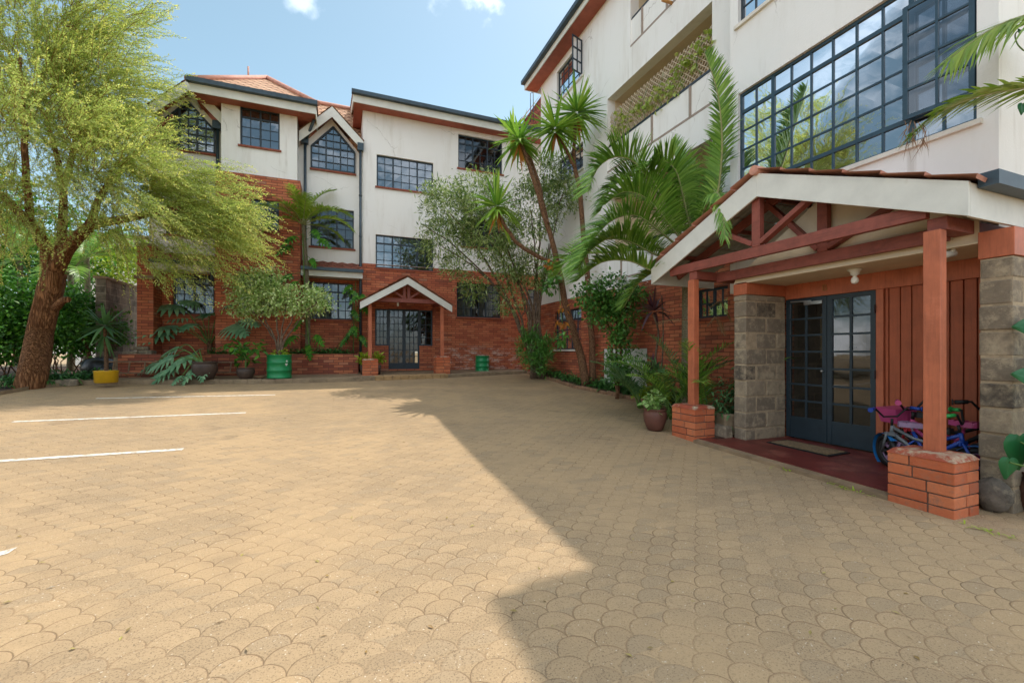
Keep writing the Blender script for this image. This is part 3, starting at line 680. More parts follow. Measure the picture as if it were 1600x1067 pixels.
# side-hung casement of the great window standing ajar
oc = MB(); cw = (A1[1] - A1[0]) / 10; hy = A1[0] + 2 * cw; z0, z1 = A1[2] + (A1[3] - A1[2]) / 6, A1[2] + 5 * (A1[3] - A1[2]) / 6 + .02
hx = XA + .02; L = 2 * cw; an = math.radians(4.5); ex, ey2 = hx - L * math.sin(an), hy - L * math.cos(an)
hy, ey2 = A1[0] + .03, A1[0] + .03 + L * math.cos(an)
for z, w in ((z0, .05), (z1, .05), (z0 + (z1 - z0) * .25, .025), (z0 + (z1 - z0) * .5, .025), (z0 + (z1 - z0) * .75, .025)): oc.bar((hx, hy, z), (ex, ey2, z), .03, w)
for t_, w in ((0.02, .05), (.5, .025), (.98, .05)): oc.bar((hx + (ex - hx) * t_, hy + (ey2 - hy) * t_, z0 - .02), (hx + (ex - hx) * t_, hy + (ey2 - hy) * t_, z1 + .02), w, .034, up=(1, 0, 0))
oco = oc.build('window', M['steel_b'], near); oc = MB(); oc.face([(hx, hy, z0), (ex, ey2, z0), (ex, ey2, z1), (hx, hy, z1)]); oc.build('pane', M['glass'], oco)
# balconies: floor, back wall, ceiling, parapet with strips
ib = MB()
for (y0, y1, z0, z1) in (b0, b1, b2):
    ib.face([(XBY + 1.5, y0, z0), (XBY + 1.5, y1, z0), (XBY + 1.5, y1, z1), (XBY + 1.5, y0, z1)]); ib.face([(XBY + .26, y0, z1), (XBY + .26, y1, z1), (XBY + 1.5, y1, z1), (XBY + 1.5, y0, z1)])
    ib.face([(XBY + .26, y0, z0), (XBY + 1.5, y0, z0), (XBY + 1.5, y1, z0), (XBY + .26, y1, z0)])
    for y in (y0, y1): ib.face([(XBY + .26, y, z0), (XBY + 1.5, y, z0), (XBY + 1.5, y, z1), (XBY + .26, y, z1)])
ib.build('balcony_recess', M['cream'], near)
for (y0, y1, z0, z1), zr in ((b0, 2.72), (b1, 5.74), (b2, 8.62)):
    p = MB(); p.box((XBY + .03, y0, z0), (XBY + .13, y1, zr)); po = p.build('balcony_parapet', M['stucco2'], near)
    s = MB(); n = 3
    for k in range(n):
        y = y0 + (y1 - y0) * (k + .5) / n; s.box((XBY + .005, y - .03, z0 + .0), (XBY + .028, y + .03, zr - .002))
    s.box((XBY - .004, y0, z0 + .002), (XBY + .029, y1, z0 + .055)); s.build('strip', plain('grey_brown_strip_%d' % int(z0), '#9c8b7e', .7, .08, 6), po)
    r = MB(); r.tube([(XBY + .07, y0, zr + .06), (XBY + .07, y1, zr + .06)], .03, 8); r.box((XBY + .02, y0, zr), (XBY + .14, y1, zr + .03)); r.build('rail', M['steel_d'], po)
    if z0 > 7: q = MB(); q.tube([(XBY + .05, 7.9, z0 + .03), (XBY - .28, 7.9, z0 + .02)], .035, 8); q.build('spout', plain('clay_spout', '#c08a4e', .7), po)
lm = MB(); lm.lathe((XBY + .7, 8.9, 6.98), [(.04, .14), (.1, .1), (.11, .03), (.06, 0)], 12); lm.build('ceiling_lamp', M['bulb'], near)
# eaves and roofs
for (y0, y1, xe, nm) in ((YC + .002, YE + .42, XBY - .52, 'B'), (YA0 - .4, YC + .52, XA - .47, 'A')):
    ze = 10.16 if nm == 'B' else 10.48
    g = MB(); gutter_prof(g, (xe + .02, y0, ze - .06), (xe + .02, y1, ze - .06), .14, .13, (-1, 0, 0)); g.build('gutter', M['gutter'], near)
    f = MB(); f.box((xe + .022, y0, ze - .24), (xe + .05, y1 - .03, ze - .02)); f.box((xe + .022, y1 - .029, ze - .24), (12, y1, ze - .02)); f.build('fascia', M['fascia'], near)
    s = MB(); s.box((xe + .052, y0, ze - .22), ((XBY if nm == 'B' else XA) + .02, y1 - .032, ze - .18)); s.build('soffit', M['soffit'], near)
    r = MB(); L = 5.4; r.face([(xe, y0, ze), (xe, y1, ze), (xe + 4.8, y1, ze + 2.2), (xe + 4.8, y0, ze + 2.2)], 0, [(0, 0), (y1 - y0, 0), (y1 - y0, L), (0, L)]); r.face([(xe + 4.8, y1, ze + 2.2), (xe + 4.8, y0, ze + 2.2), (xe + 9.6, y0, ze), (xe + 9.6, y1, ze)]); r.build('roof', M['tile'], near)
m = MB()
m.box((13.8, YA0, -1.6), (14, YE, ZTOP)); m.build('wall', M['stucco2'], near)
wd = MB(); n = 3
for k in range(n):
    a = gd[0] + (gd[1] - gd[0]) * k / n; b = gd[0] + (gd[1] - gd[0]) * (k + 1) / n; wd.box((XBY - .01, a + .012, gd[2]), (XBY + .04, b - .012, gd[3] - .01))
wdo = wd.build('white_door', plain('white_door_paint', '#d6d4cf', .55, .04, 3), near, bevel=.006)
kb = MB(); kb.blob((XBY - .04, gd[0] + .4, -.45), (.025, .025, .025)); kb.build('handle', M['chrome'], wdo)
# ------------------------------------------------------------------ ground
def ground():
    xs = [-300, -60, -25, -12, 12, 25, 60, 300]; ys = [-300, -60, -20, -8, -4, -2, 0, 2, 4, 5, 6, 8, 10, 12, 14, 15.5, 20, 40, 100, 300]
    m = MB(); m.v = [(x, y, zg(y)) for y in ys for x in xs]; n = len(xs)
    for j in range(len(ys) - 1):
        for i in range(n - 1):
            m.f.append((j * n + i, j * n + i + 1, (j + 1) * n + i + 1, (j + 1) * n + i)); m.m.append(0); m.uv.append(None); m.sm.append(True)
    return tag(m.build('courtyard_paving', M['paver'], base=(0, 0, 0)), kind='structure')
ground()
def gl(x, y, lift=0.): return (x, y, zg(y) + lift)
# painted parking lines
def pline(a, b, w=.1):
    p, q = PG(*a), PG(*b); m = MB(); n = 24
    for i in range(n):
        s0, s1 = i / n, (i + 1) / n; u = p + (q - p) * s0; v = p + (q - p) * s1
        k = [w / 2 * random.uniform(.92, 1.06) for _ in range(2)]
        m.face([gl(u[0], u[1] - k[0], .004), gl(v[0], v[1] - k[1], .004), gl(v[0], v[1] + k[1], .004), gl(u[0], u[1] + k[0], .004)])
    tag(m.build('parking_line', M['line']), kind='structure')
for a, b in (((-90, 726), (286, 702)), ((20, 659), (384, 645)), ((150, 622.6), (430, 617)), ((-120, 897), (20, 860))): pline(a, b)
# kerb and walkway in front of the far block
KP = [PG(x, y) for x, y in ((60, 606), (112, 602), (200, 600.5), (320, 600), (430, 599.5), (560, 596), (586, 594.5), (700, 590.2), (824, 583.6))]
m = MB()
for a, b in zip(KP[1:-1], KP[2:]):
    n = 5
    for i in range(n):
        u, v = a + (b - a) * i / n, a + (b - a) * (i + 1) / n; jj = random.uniform(-.008, .008)
        hz = .115 + jj
        m.hexa([gl(u[0], u[1], -.1), gl(v[0], v[1], -.1), gl(v[0], v[1] + .16, -.1), gl(u[0], u[1] + .16, -.1), gl(u[0], u[1] + .012, hz), gl(v[0], v[1] + .012, hz), gl(v[0], v[1] + .16, hz), gl(u[0], u[1] + .16, hz)])
tag(m.build('kerb', M['concrete'], bevel=.015), kind='structure')
m = MB()
for a, b in zip(KP[1:-1], KP[2:]):
    u, v = a + np.array([0, .161, 0]), b + np.array([0, .161, 0])
    m.face([gl(u[0], u[1], .108), gl(v[0], v[1], .108), (v[0], 16.3, -.655), (u[0], 16.3, -.655)])
tag(m.build('walkway', M['walk']), kind='structure')
# soil under the hedge on the left and soil of the bed on the right
m = MB(); L = [PG(-160, 640), PG(0, 617), KP[0], KP[1]]
for a, b in zip(L[:-1], L[1:]): m.face([gl(a[0], a[1], .05), gl(b[0], b[1], .05), (b[0] - 1.5, 24, -.6), (a[0] - 9, 24, -.6)])
tag(m.build('soil_bed', M['soil']), kind='structure')
m = MB()
for a, b in zip(L[:-1], L[1:]):
    m.hexa([gl(a[0], a[1] - .06, -.1), gl(b[0], b[1] - .06, -.1), gl(b[0], b[1] + .08, -.1), gl(a[0], a[1] + .08, -.1), gl(a[0], a[1] - .05, .08), gl(b[0], b[1] - .05, .08), gl(b[0], b[1] + .08, .08), gl(a[0], a[1] + .08, .08)])
tag(m.build('kerb', M['concrete'], bevel=.015), kind='structure')
GK = [PG(x, y) for x, y in ((823, 584), (842, 588.5), (862, 595), (895, 606), (935, 614), (977, 623), (1012, 633), (1058, 649))]
m = MB()
for a, b in zip(GK[:-1], GK[1:]):
    n = 3; d = (b - a) / np.linalg.norm(b - a); nn = np.array([-d[1], d[0], 0]) * .11
    if nn[0] < 0: nn = -nn
    for i in range(n):
        u, v = a + (b - a) * i / n, a + (b - a) * (i + 1) / n - d * .012; hz = .09 + random.uniform(-.02, .02)
        m.hexa([gl(u[0], u[1], -.1), gl(v[0], v[1], -.1), gl(v[0] + nn[0], v[1] + nn[1], -.1), gl(u[0] + nn[0], u[1] + nn[1], -.1), gl(u[0], u[1], hz), gl(v[0], v[1], hz), gl(v[0] + nn[0], v[1] + nn[1], hz), gl(u[0] + nn[0], u[1] + nn[1], hz)][:])
tag(m.build('kerb', plain('brown_stone_edging', '#8d6c52', .95, .25, 9, bumps=.7, bscale=40), bevel=.02), kind='structure')
m = MB()
for a, b in zip(GK[:-1], GK[1:]): m.face([gl(a[0] + .1, a[1], .07), gl(b[0] + .1, b[1], .07), (XBY, b[1] + .05, zg(b[1]) + .15), (XBY, a[1] + .05, zg(a[1]) + .15)])
m.face([gl(GK[-1][0] + .1, GK[-1][1], .07), gl(5.15, 4.92, .05), (XBY, 4.92, -1.2), (XBY, GK[-1][1] + .05, -1.2)])
tag(m.build('soil_bed', M['soil']), kind='structure')

# ------------------------------------------------------------------ near porch
def brick_pier(parent, x0, x1, y0, y1, z0, z1, courses, cap=True):
    m = MB(); h = (z1 - z0) / courses; g = .006
    for k in range(courses):
        a, b = z0 + k * h + g, z0 + (k + 1) * h - g
        fy = (.62, .36, .58)[k % 3] + random.uniform(-.03, .03); fx = .5 if k % 2 else .6
        ys = [y0, y0 + (y1 - y0) * fy, y1] if k % 2 else [y0, y0 + (y1 - y0) * (1 - fy), y1]
        xs = [x0, x0 + (x1 - x0) * fx, x1]
        for i in range(2):
            for j in range(2):
                o = random.uniform(-.003, .003)
                m.box((xs[i] + (g if i else o), ys[j] + (g if j else o), a), (xs[i + 1] - (0 if i else g) + (o if i else 0), ys[j + 1] - (0 if j else g), b))
    po = m.build('brick_pedestal', M['pier_brick'], parent, bevel=.006)
    c = MB(); c.box((x0 + .012, y0 + .012, z0 - .02), (x1 - .012, y1 - .012, z1 - .004)); c.build('mortar', M['mortar'], po)
    if cap:
        c = MB(); c.hexa([(x0 - .012, y0 - .012, z1 - .012), (x1 + .012, y0 - .012, z1 - .012), (x1 + .012, y1 + .012, z1 - .012), (x0 - .012, y1 + .012, z1 - .012), (x0 + .03, y0 + .03, z1 + .035), (x1 - .03, y0 + .03, z1 + .035), (x1 - .03, y1 - .03, z1 + .035), (x0 + .03, y1 - .03, z1 + .035)]); c.build('cap', M['render_cap'], po, bevel=.008)
    return po
def stone_wall(parent, axis_len, x0, x1, y0, y1, z0, z1, course=.235, blk=.42):
    m = MB(); k = 0; z = z0
    while z < z1 - .05:
        zz = min(z + course, z1); a = x0; off = 0 if k % 2 else blk / 2; first = True
        while a < x1 - .01:
            b = min(a + (off if (first and off) else blk), x1)
            if x1 - b < .1: b = x1
            j = random.uniform(-.008, .008); m.box((a + (.011 if a > x0 else j), y0 + random.uniform(-.008, .006), z + .011), (b - (.011 if b < x1 else 0), y1 + random.uniform(-.006, .008), zz - .011)); a = b; first = False
        z = zz; k += 1
    so = m.build('stone_wall', M['stone'], parent, bevel=.012)
    c = MB(); c.box((x0 + .009, y0 + .005, z0 - .1), (x1 - .004, y1 - .005, z1 - .003)); c.build('mortar', M['stone_mortar'], so)
    return so
por = thing('entrance_porch', 'large red timber porch on brick pedestals at the near doorway with stone side walls', 'porch', (5.6, 4.0, -1.36))
PXA, PXB = 4.875, 5.265
brick_pier(por, PXA, PXB, 2.07, 2.56, zg(2.3) - .03, -.94, 5); brick_pier(por, PXA + .03, PXB + .03, 5.02, 5.50, zg(5.2) - .03, -.845, 5)
for (yc, zb_) in ((2.31, -.92), (5.26, -.83)):
    m = MB(); m.box((5.06, yc - .065, zb_), (5.16, yc + .065, 1.115)); m.build('post', M['post'], por, bevel=.006)
    m = MB(); m.box((5.10 if yc > 3 else 5.148, yc - .075, 1.118), (6.385, yc + .075, 1.242)); m.build('wall_plate', M['timber'], por, bevel=.005)
stone_wall(por, 0, 5.56, 6.385, 1.965, 2.185, zg(2) - .02, .86); stone_wall(por, 0, 5.56, 6.385, 4.70, 4.91, zg(4.8) - .02, .846)
for q0, q1 in (((5.56, 4.69, .85), (6.384, 4.92, 1.016)), ((5.56, 1.955, .864), (6.384, 2.195, 1.116))): m = MB(); m.box(q0, q1); m.build('head_beam', M['post'], por, bevel=.005)
RY, RZ, EY0, EY1, EZ = 4.07, 2.30, 2.03, 6.11, 1.46      # ridge line and eave lines of the porch roof
sl = (RZ - EZ) / (RY - EY0)
def rafz(y): return RZ - sl * abs(y - RY)
for xt, nm in ((5.11, 'f'), (5.53, 'r')):
    t = MB(); tb = 1.245
    y0_, y1_ = (2.36, 5.74) if nm == 'f' else (2.2, 5.9)
    if nm == 'f': t.box((xt - .035, y0_, tb), (xt + .035, y1_, tb + .135))
    else: t.box((xt - .035, 2.39, 1.085), (xt + .035, 5.18, 1.225)); tb = 1.09
    kp = 4.14 if nm == 'f' else 3.57
    t.box((xt - .04, kp - .06, tb + .136), (xt + .04, kp + .06, rafz(kp) - .17))
    for s, L in ((-1, .78), (1, .74)):
        t.bar((xt + .002, kp + s * .06, tb + .18), (xt + .002, kp + s * L, rafz(kp + s * L) - .17), .06, .10, up=(1, 0, 0))
    for s in (-1, 1):
        e = EY0 + .06 if s < 0 else EY1 - .06
        t.bar((xt - .004, RY, RZ - .17), (xt - .004, e, rafz(e) - .17), .05, .12, up=(0, 0, 1))
    t.build('roof_truss', M['timber'], por, bevel=.004)
m = MB(); 
for s in (-1, 1):
    for f in (.12, .45, .8):
        y = RY + s * 2.0 * f; m.box((5.03, y - .025, rafz(y) - .105), (6.37, y + .025, rafz(y) - .055))
m.build('purlin', M['timber'], por)
m = MB(); pts = [(5.60, 2.2, 1.036), (5.60, 4.95, 1.036), (5.60, 4.9, 1.12), (5.60, 3.57, 1.98), (5.60, 2.6, 1.58), (5.60, 2.2, 1.40)]
m.face(pts); m.box((5.572, 2.2, 1.018), (6.386, 4.70, 1.034)); m.build('ceiling', M['cream'], por)
# bargeboards and eave boards
m = MB(); fx = 5.0
for (ya, yb_) in ((EY0, RY), (RY, EY1)):
    A, B = (fx, ya, rafz(ya)), (fx, yb_, rafz(yb_)); h = .30
    m.hexa([(fx, ya, A[2] - h), (fx + .03, ya, A[2] - h), (fx + .03, yb_, B[2] - h), (fx, yb_, B[2] - h), (fx, ya, A[2]), (fx + .03, ya, A[2]), (fx + .03, yb_, B[2]), (fx, yb_, B[2])])
m.build('bargeboard', M['fascia'], por, bevel=.004)
for q0, q1 in (((fx + .031, EY0, EZ - .30), (6.9, EY0 + .025, EZ - .01)), ((fx + .031, EY1 - .025, EZ - .30), (6.4, EY1, EZ - .01))): m = MB(); m.box(q0, q1); m.build('fascia', M['fascia'], por)
m = MB(); tile_slope(m, (4.95, EY0 - .06, EZ - .01), (6.39, EY0 - .06, EZ - .01), (0, RY - EY0 + .06, RZ - EZ + .05), 6, 12, wave=.012, step=.03)
tile_slope(m, (4.95, EY1 + .06, EZ - .01), (6.39, EY1 + .06, EZ - .01), (0, -(EY1 - RY) - .06, RZ - EZ + .05), 6, 12, wave=.012, step=.03)
ro = m.build('roof', M['tile_pink'], por)
m = MB(); m.tube([(4.94, RY, RZ + .03), (6.39, RY, RZ + .03)], .06, 10); m.build('ridge_tile', M['tile_pink'], ro)
m = MB()   # ribbed grey underside
for (e, s) in ((EY0, 1), (EY1, -1)):
    n = 24
    for i in range(n):
        for r in range(6):
            xa_, xb_ = 5.032 + (6.37 - 5.032) * i / n, 5.032 + (6.37 - 5.032) * (i + 1) / n; za, zb2 = (.012 if i % 2 else 0), (0 if i % 2 else .012)
            ya, yb_ = e + s * 2.04 * r / 6, e + s * 2.04 * (r + 1) / 6; sg_ = .014
            m.face([(xa_, ya, rafz(ya) - .05 - za + sg_), (xb_, ya, rafz(ya) - .05 - zb2 + sg_), (xb_, yb_, rafz(yb_) - .05 - zb2), (xa_, yb_, rafz(yb_) - .05 - za)])
m.build('tile_underside', M['tile_under'], ro)
m = MB(); gutter_prof(m, (5.12, EY0 - .01, EZ - .05), (6.9, EY0 - .01, EZ - .05), .13, .12); m.build('gutter', M['gutter'], por)
m = MB(); gutter_prof(m, (5.12, EY1 + .14, EZ - .05), (6.4, EY1 + .14, EZ - .05), .13, .12); m.build('gutter', M['gutter'], por)
# floor of the porch
m = MB(); fl0, fl1 = -1.30, -1.31
def fz(x, y): f = min(max((x - 4.98) / 1.42, 0), 1); return (zg(y) + .055) * (1 - f) + -1.297 * f
xs = [4.98, 5.25, 5.56, 5.9, 6.2, 6.40]; ys = [2.19 + (4.70 - 2.19) * i / 8 for i in range(9)]
for i in range(5):
    for j in range(8): m.face([(x, y, fz(x, y)) for x, y in ((xs[i], ys[j]), (xs[i + 1], ys[j]), (xs[i + 1], ys[j + 1]), (xs[i], ys[j + 1]))])
for x0, x1 in ((4.98, 5.25), (5.25, 5.56)): m.face([(x, y, fz(x, y)) for x, y in ((x0, 4.7), (x1, 4.7), (x1, 5.02), (x0, 5.02))])
m.face([(4.98, 2.19, -1.6), (4.98, 5.02, -1.6), (4.98, 5.02, fz(4.98, 5.02)), (4.98, 2.19, fz(4.98, 2.19))])
tag(m.build('porch_floor', M['screed']), kind='structure')
m = MB(); n = 10
for j in range(n):
    a, b = 2.56 + (5.02 - 2.56) * j / n, 2.56 + (5.02 - 2.56) * (j + 1) / n
    q = [.035 + random.uniform(-.006, .006)] * 2
    m.hexa([(4.86, a, -1.6), (4.979, a, -1.6), (4.979, b, -1.6), (4.86, b, -1.6), (4.875, a, zg(a) + q[0]), (4.979, a, zg(a) + .05), (4.979, b, zg(b) + .05), (4.875, b, zg(b) + q[1])])
tag(m.build('kerb', M['walk']), kind='structure')
# header, doors, planks (parts of the block)
m = MB(); m.box((6.385, 2.19, .80), (6.46, 4.695, 1.017)); m.box((6.388, 3.40, -1.31), (6.47, 3.482, .798)); m.build('door_header', M['post'], near, bevel=.004)
m = MB(); y = 2.19
while y < 3.39:
    w = min(.118 + random.uniform(-.006, .006), 3.395 - y); m.box((6.41, y + .006, -1.31), (6.44 + random.uniform(-.006, .0), y + w - .006, .797)); y += w
m.box((6.445, 2.19, -1.4), (6.47, 3.4, .797)); m.build('plank_wall', M['plank'], near, bevel=.004)
m = MB(); m.box((6.47, 2.0, -1.6), (6.6, 3.38, 1.0)); m.box((6.47, 4.71, -1.6), (6.6, 5.7, 1.018)); m.build('wall', M['brick'], near)
YM = 4.093; dz0, dz1 = -1.285, .795
d1_ = glazed(near, 'door', 'X', 6.36, YM + .004, 4.695, dz0, dz1, 2, 7, .27, 'steel', 'glass_door', .06, .06, .028)
d2_ = glazed(near, 'door', 'X', 6.36, 3.49, YM - .004, dz0, dz1, 2, 7, .27, 'steel', 'glass_door', .06, .06, .028)
m = MB(); m.box((6.37, YM + .05, .69), (6.40, YM + .31, .735)); m.bar((6.37, YM + .2, .74), (6.36, YM + .5, .755), .02, .02); m.build('door_closer', M['chrome'], d1_)
m = MB(); m.blob((6.37, YM + .05, -.27), (.02, .02, .02)); m.build('handle', M['chrome'], d1_)
m = MB(); m.box((6.35, 3.478, -.34), (6.40, 3.50, -.24)); m.box((6.35, 3.478, .5), (6.40, 3.5, .6)); m.build('hinge', M['steel_d'], d2_)
m = MB(); m.box((7.25, 4.08, -.1), (7.5, 4.74, .62))
for k in range(3):
    for j in range(2):
        y0 = 4.1 + j * .32; z0 = -.08 + k * .235; m.box((7.235, y0, z0), (7.249, y0 + .29, z0 + .21), 0); m.box((7.228, y0 + .09, z0 + .14), (7.236, y0 + .2, z0 + .158), 1)
m.build('letter_boxes', [plain('cream_letter_box', '#cdbf9e', .5, .05, 5), M['dark']], near)
def text_mesh(name, s, size, mat, parent, origin, xdir, zdir, ext=.004):
    cu = bpy.data.curves.new(name, 'FONT'); cu.body = s; cu.size = size; cu.extrude = ext; cu.align_x = 'CENTER'
    ob = bpy.data.objects.new(name, cu); COL.objects.link(ob); dg = bpy.context.evaluated_depsgraph_get()
    me = bpy.data.meshes.new_from_object(ob.evaluated_get(dg)); bpy.data.objects.remove(ob)
    X, Z = Vector(xdir), Vector(zdir); mt = Matrix((X, Z, X.cross(Z))).transposed().to_4x4(); mt.translation = Vector(origin) - Vector(tuple(wl(parent)))
    me.transform(mt); o = bpy.data.objects.new(name, me); finish(o, mat, parent, wl(parent)); return o
text_mesh('door_letter', 'B', .13, plain('brass_letter', '#9a6a3c', .5, .1, 9, metal=.3), near, (6.379, 4.11, .865), (0, -1, 0), (0, 0, 1))
# lamp, camera, mat
lp = thing('ceiling_light', 'bare white bulb lamp hanging from the near porch ceiling', 'lamp', (5.88, 3.43, 1.017))
m = MB(); m.lathe((5.88, 3.43, .93), [(.02, 0), (.045, .02), (.05, .05), (.075, .07), (.075, .087)], 16); m.build('holder', M['fascia'], lp)
m = MB(); m.lathe((5.88, 3.43, .835), [(.006, 0), (.03, .008), (.042, .035), (.036, .065), (.018, .09), (.018, .1)], 14); m.build('bulb', M['bulb'], lp)
cm = thing('security_camera', 'small white bullet camera under the near end of the porch beam', 'camera', (5.62, 2.40, 1.0))
m = MB(); m.tube([(5.70, 2.42, .985), (5.56, 2.50, .955)], .035, 12); m.build('housing', M['fascia'], cm)
m = MB(); m.tube([(5.559, 2.501, .9545), (5.55, 2.506, .953)], .024, 12); m.build('lens', M['black'], cm)
m = MB(); m.tube([(5.66, 2.44, .98), (5.66, 2.40, 1.02)], .015, 8); m.build('bracket', M['fascia'], cm)
dmt = thing('door_mat', 'brown coir mat with dark border lying before the near double door', 'mat', (5.93, 4.05, -1.29))
def mat_box(x0, x1, y0, y1, dz, h):
    b = MB(); b.hexa([(x, y, fz(x, y) + dz) for x, y in ((x0, y0), (x1, y0), (x1, y1), (x0, y1))] + [(x, y, fz(x, y) + dz + h) for x, y in ((x0, y0), (x1, y0), (x1, y1), (x0, y1))]); return b
mat_box(5.70, 6.12, 3.62, 4.48, .002, .012).build('border', M['black'], dmt); mat_box(5.735, 6.085, 3.66, 4.44, .015, .006).build('pile', M['mat'], dmt)

# ------------------------------------------------------------------ far porch
fp = thing('entrance_porch', 'small gabled porch with two thin red posts at the far glazed doorway', 'porch', (2.1, 14.9, -.75))
FY = 14.30
def onY(px, py, Y): v = PY(px, py, Y); return v[0], v[2]
ax, az = onY(635.5, 433, FY); lx, lz = onY(562.5, 471, FY); rx, rz2 = onY(706.5, 478, FY); ez_ = (lz + rz2) / 2; ax = (lx + rx) / 2
m = MB(); h = .22
for (xa_, za, xb_, zb2) in ((lx, ez_, ax, az), (ax, az, rx, ez_)):
    m.hexa([(xa_, FY, za - h), (xb_, FY, zb2 - h), (xb_, FY + .03, zb2 - h), (xa_, FY + .03, za - h), (xa_, FY, za), (xb_, FY, zb2), (xb_, FY + .03, zb2), (xa_, FY + .03, za)])
m.build('bargeboard', M['fascia'], fp)
m = MB(); tile_slope(m, (lx - .04, FY - .05, ez_), (lx - .04, YR - .02, ez_), (ax - lx + .04, 0, az - ez_ + .04), 5, 10, wave=.015, step=.03); tile_slope(m, (rx + .04, FY - .05, ez_), (rx + .04, YR - .02, ez_), (ax - rx - .04, 0, az - ez_ + .04), 5, 10, wave=.015, step=.03)
m.build('roof', M['tile_pink'], fp)
pl, pr = onY(578, 500, FY + .3)[0], onY(690.5, 500, FY + .3)[0]
zt_ = onY(635, 470.5, FY + .3)[1]
t = MB(); t.box((pl - .12, FY + .26, zt_ - .05), (pr + .12, FY + .34, zt_ + .08)); kx = ax
for d in (-.07, .07): t.box((kx + d - .045, FY + .27, zt_ + .081), (kx + d + .045, FY + .33, az - .25))
for s in (-1, 1):
    t.bar((kx + s * .1, FY + .302, zt_ + .1), (kx + s * .62, FY + .302, zt_ + .44), .06, .09, up=(0, 1, 0)); t.bar((kx, FY + .298, az - .16), (kx + s * 1.38, FY + .298, ez_ - .12), .05, .1, up=(0, 1, 0))
t.build('roof_truss', M['timber'], fp)
m = MB()
for s, x in ((0, pl), (1, pr)): m.box((x - .05, FY + .36, zt_ - .06), (x + .05, YR - .03, zt_ + .06))
m.build('wall_plate', M['timber'], fp)
for x, pxb in ((pl, (578, 561)), (pr, (690, 557))):
    zt2 = onY(pxb[0], pxb[1], FY + .3)[1]
    m = MB(); m.box((x - .055, FY + .25, zt2), (x + .055, FY + .35, zt_ - .052)); m.build('post', M['post'], fp, bevel=.006)
    brick_pier(fp, x - .235, x + .235, FY + .08, FY + .53, -.78, zt2 - .02, 6, cap=True)
m = MB(); m.tube([(ax - .25, FY + .5, zt_ - .02), (ax - .25, FY + .5, zt_ - .16)], .03, 8); m.build('lamp', M['bulb'], fp)
m = MB(); s0, s1 = KP[6], KP[7]; n = 9
for i in range(n):
    u, v = s0 + (s1 - s0) * i / n, s0 + (s1 - s0) * (i + 1) / n
    m.hexa([gl(u[0], u[1] - .06, -.1), gl(v[0] - .012, v[1] - .06, -.1), gl(v[0] - .012, v[1] + .35, -.1), gl(u[0], u[1] + .35, -.1), gl(u[0], u[1] - .06, .125), gl(v[0] - .012, v[1] - .06, .125), gl(v[0] - .012, v[1] + .35, .125), gl(u[0], u[1] + .35, .125)])
tag(m.build('entrance_step', M['step_tile'], bevel=.01), kind='structure')

# ------------------------------------------------------------------ planter, ladder, loose stones, walls
pw = thing('brick_planter', 'long low brick planter along the foot of the far block', 'planter', (-2.4, 15.2, -.75))
px0 = PY(186, 560, 15.2)[0]
m = MB(); m.box((px0, 15.12, -.85), (.60, 15.24, -.06)); m.box((px0, 15.241, -.85), (px0 + .12, 16.2, -.06)); m.box((.48, 15.241, -.85), (.60, 16.2, -.06)); m.build('brick_wall', M['planter_brick'], pw, bevel=.008)
m = MB(); m.box((px0 + .12, 15.24, -.3), (.48, 16.23, -.13)); m.build('soil', M['soil'], pw)
ld = thing('ladder', 'weathered wooden ladder lying on its side against the low brick planter', 'ladder', (-4.2, 15.0, -.66))
m = MB(); ra, rb_ = PY(166, 565, 14.98), PY(372, 566, 14.98); rc, rd = PY(166, 583, 14.93), PY(372, 582, 14.93)
m.bar(ra, rb_, .05, .035); m.bar(rc, rd, .05, .035); m.build('rail', M['wood'], ld)
m = MB()
for k in range(9): f = (k + .5) / 9; m.bar(ra + (rb_ - ra) * f, rc + (rd - rc) * (f - .012), .03, .03, up=(0, 1, 0))
m.build('rung', M['wood'], ld)
def rock(name, c, r, label, cat='stone', mat='stone', seed=0):
    m = MB(); m.blob((c[0], c[1], c[2] + r[2]), r, seg=10, rings=7, rough=.1); o = m.build(name, M['rock'] if mat == 'stone' else M[mat] if isinstance(mat, str) else mat); return tag(o, label, cat)
def block(name, c, s, rz, label, mat='stone', cat='stone', bev=.03):
    m = MB(); q = []
    for z in (0, s[2]):
        for i, j in ((-1, -1), (1, -1), (1, 1), (-1, 1)):
            x, y = i * s[0] / 2 * random.uniform(.92, 1.04), j * s[1] / 2 * random.uniform(.92, 1.04); q.append((c[0] + x * math.cos(rz) - y * math.sin(rz), c[1] + x * math.sin(rz) + y * math.cos(rz), c[2] + z * random.uniform(.95, 1.05)))
    m.hexa(q); return tag(m.build(name, M[mat], bevel=bev), label, cat)
a = PG(87, 604, .0); block('kerb_stone', (a[0], a[1] + .12, a[2]), (.82, .22, .17), -.02, 'long brown stone lying loose at the foot of the leaning tree', 'stone')
c0 = PY(203, 552, 15.4)
block('stone_block', (c0[0], 15.45, -.14), (.34, .3, .16), .2, 'grey stone block nearest the potted dracaena at the planter end', 'stone')
block('stone_block', (c0[0] + .34, 15.55, -.14), (.36, .3, .19), -.15, 'grey stone block beside the brick corner pier in the rubble', 'stone')
block('stone_block', (c0[0] + .2, 15.52, .055), (.42, .26, .1), .1, 'flat grey slab lying on top of the rubble blocks', 'stone')
m = MB(); m.box((c0[0] - .3, 15.2, -.8), (px0 - .006, 16.2, -.145)); tag(m.build('rubble_base', M['concrete'], bevel=.03), 'low dusty concrete footing under the loose stone blocks', 'footing')
a = PG(1130, 662, .0)
block('stone_block', (5.46, 5.06, zg(5) - .02), (.18, .30, .24), .1, 'rough dark stone at the foot of the porch side wall', 'stone')
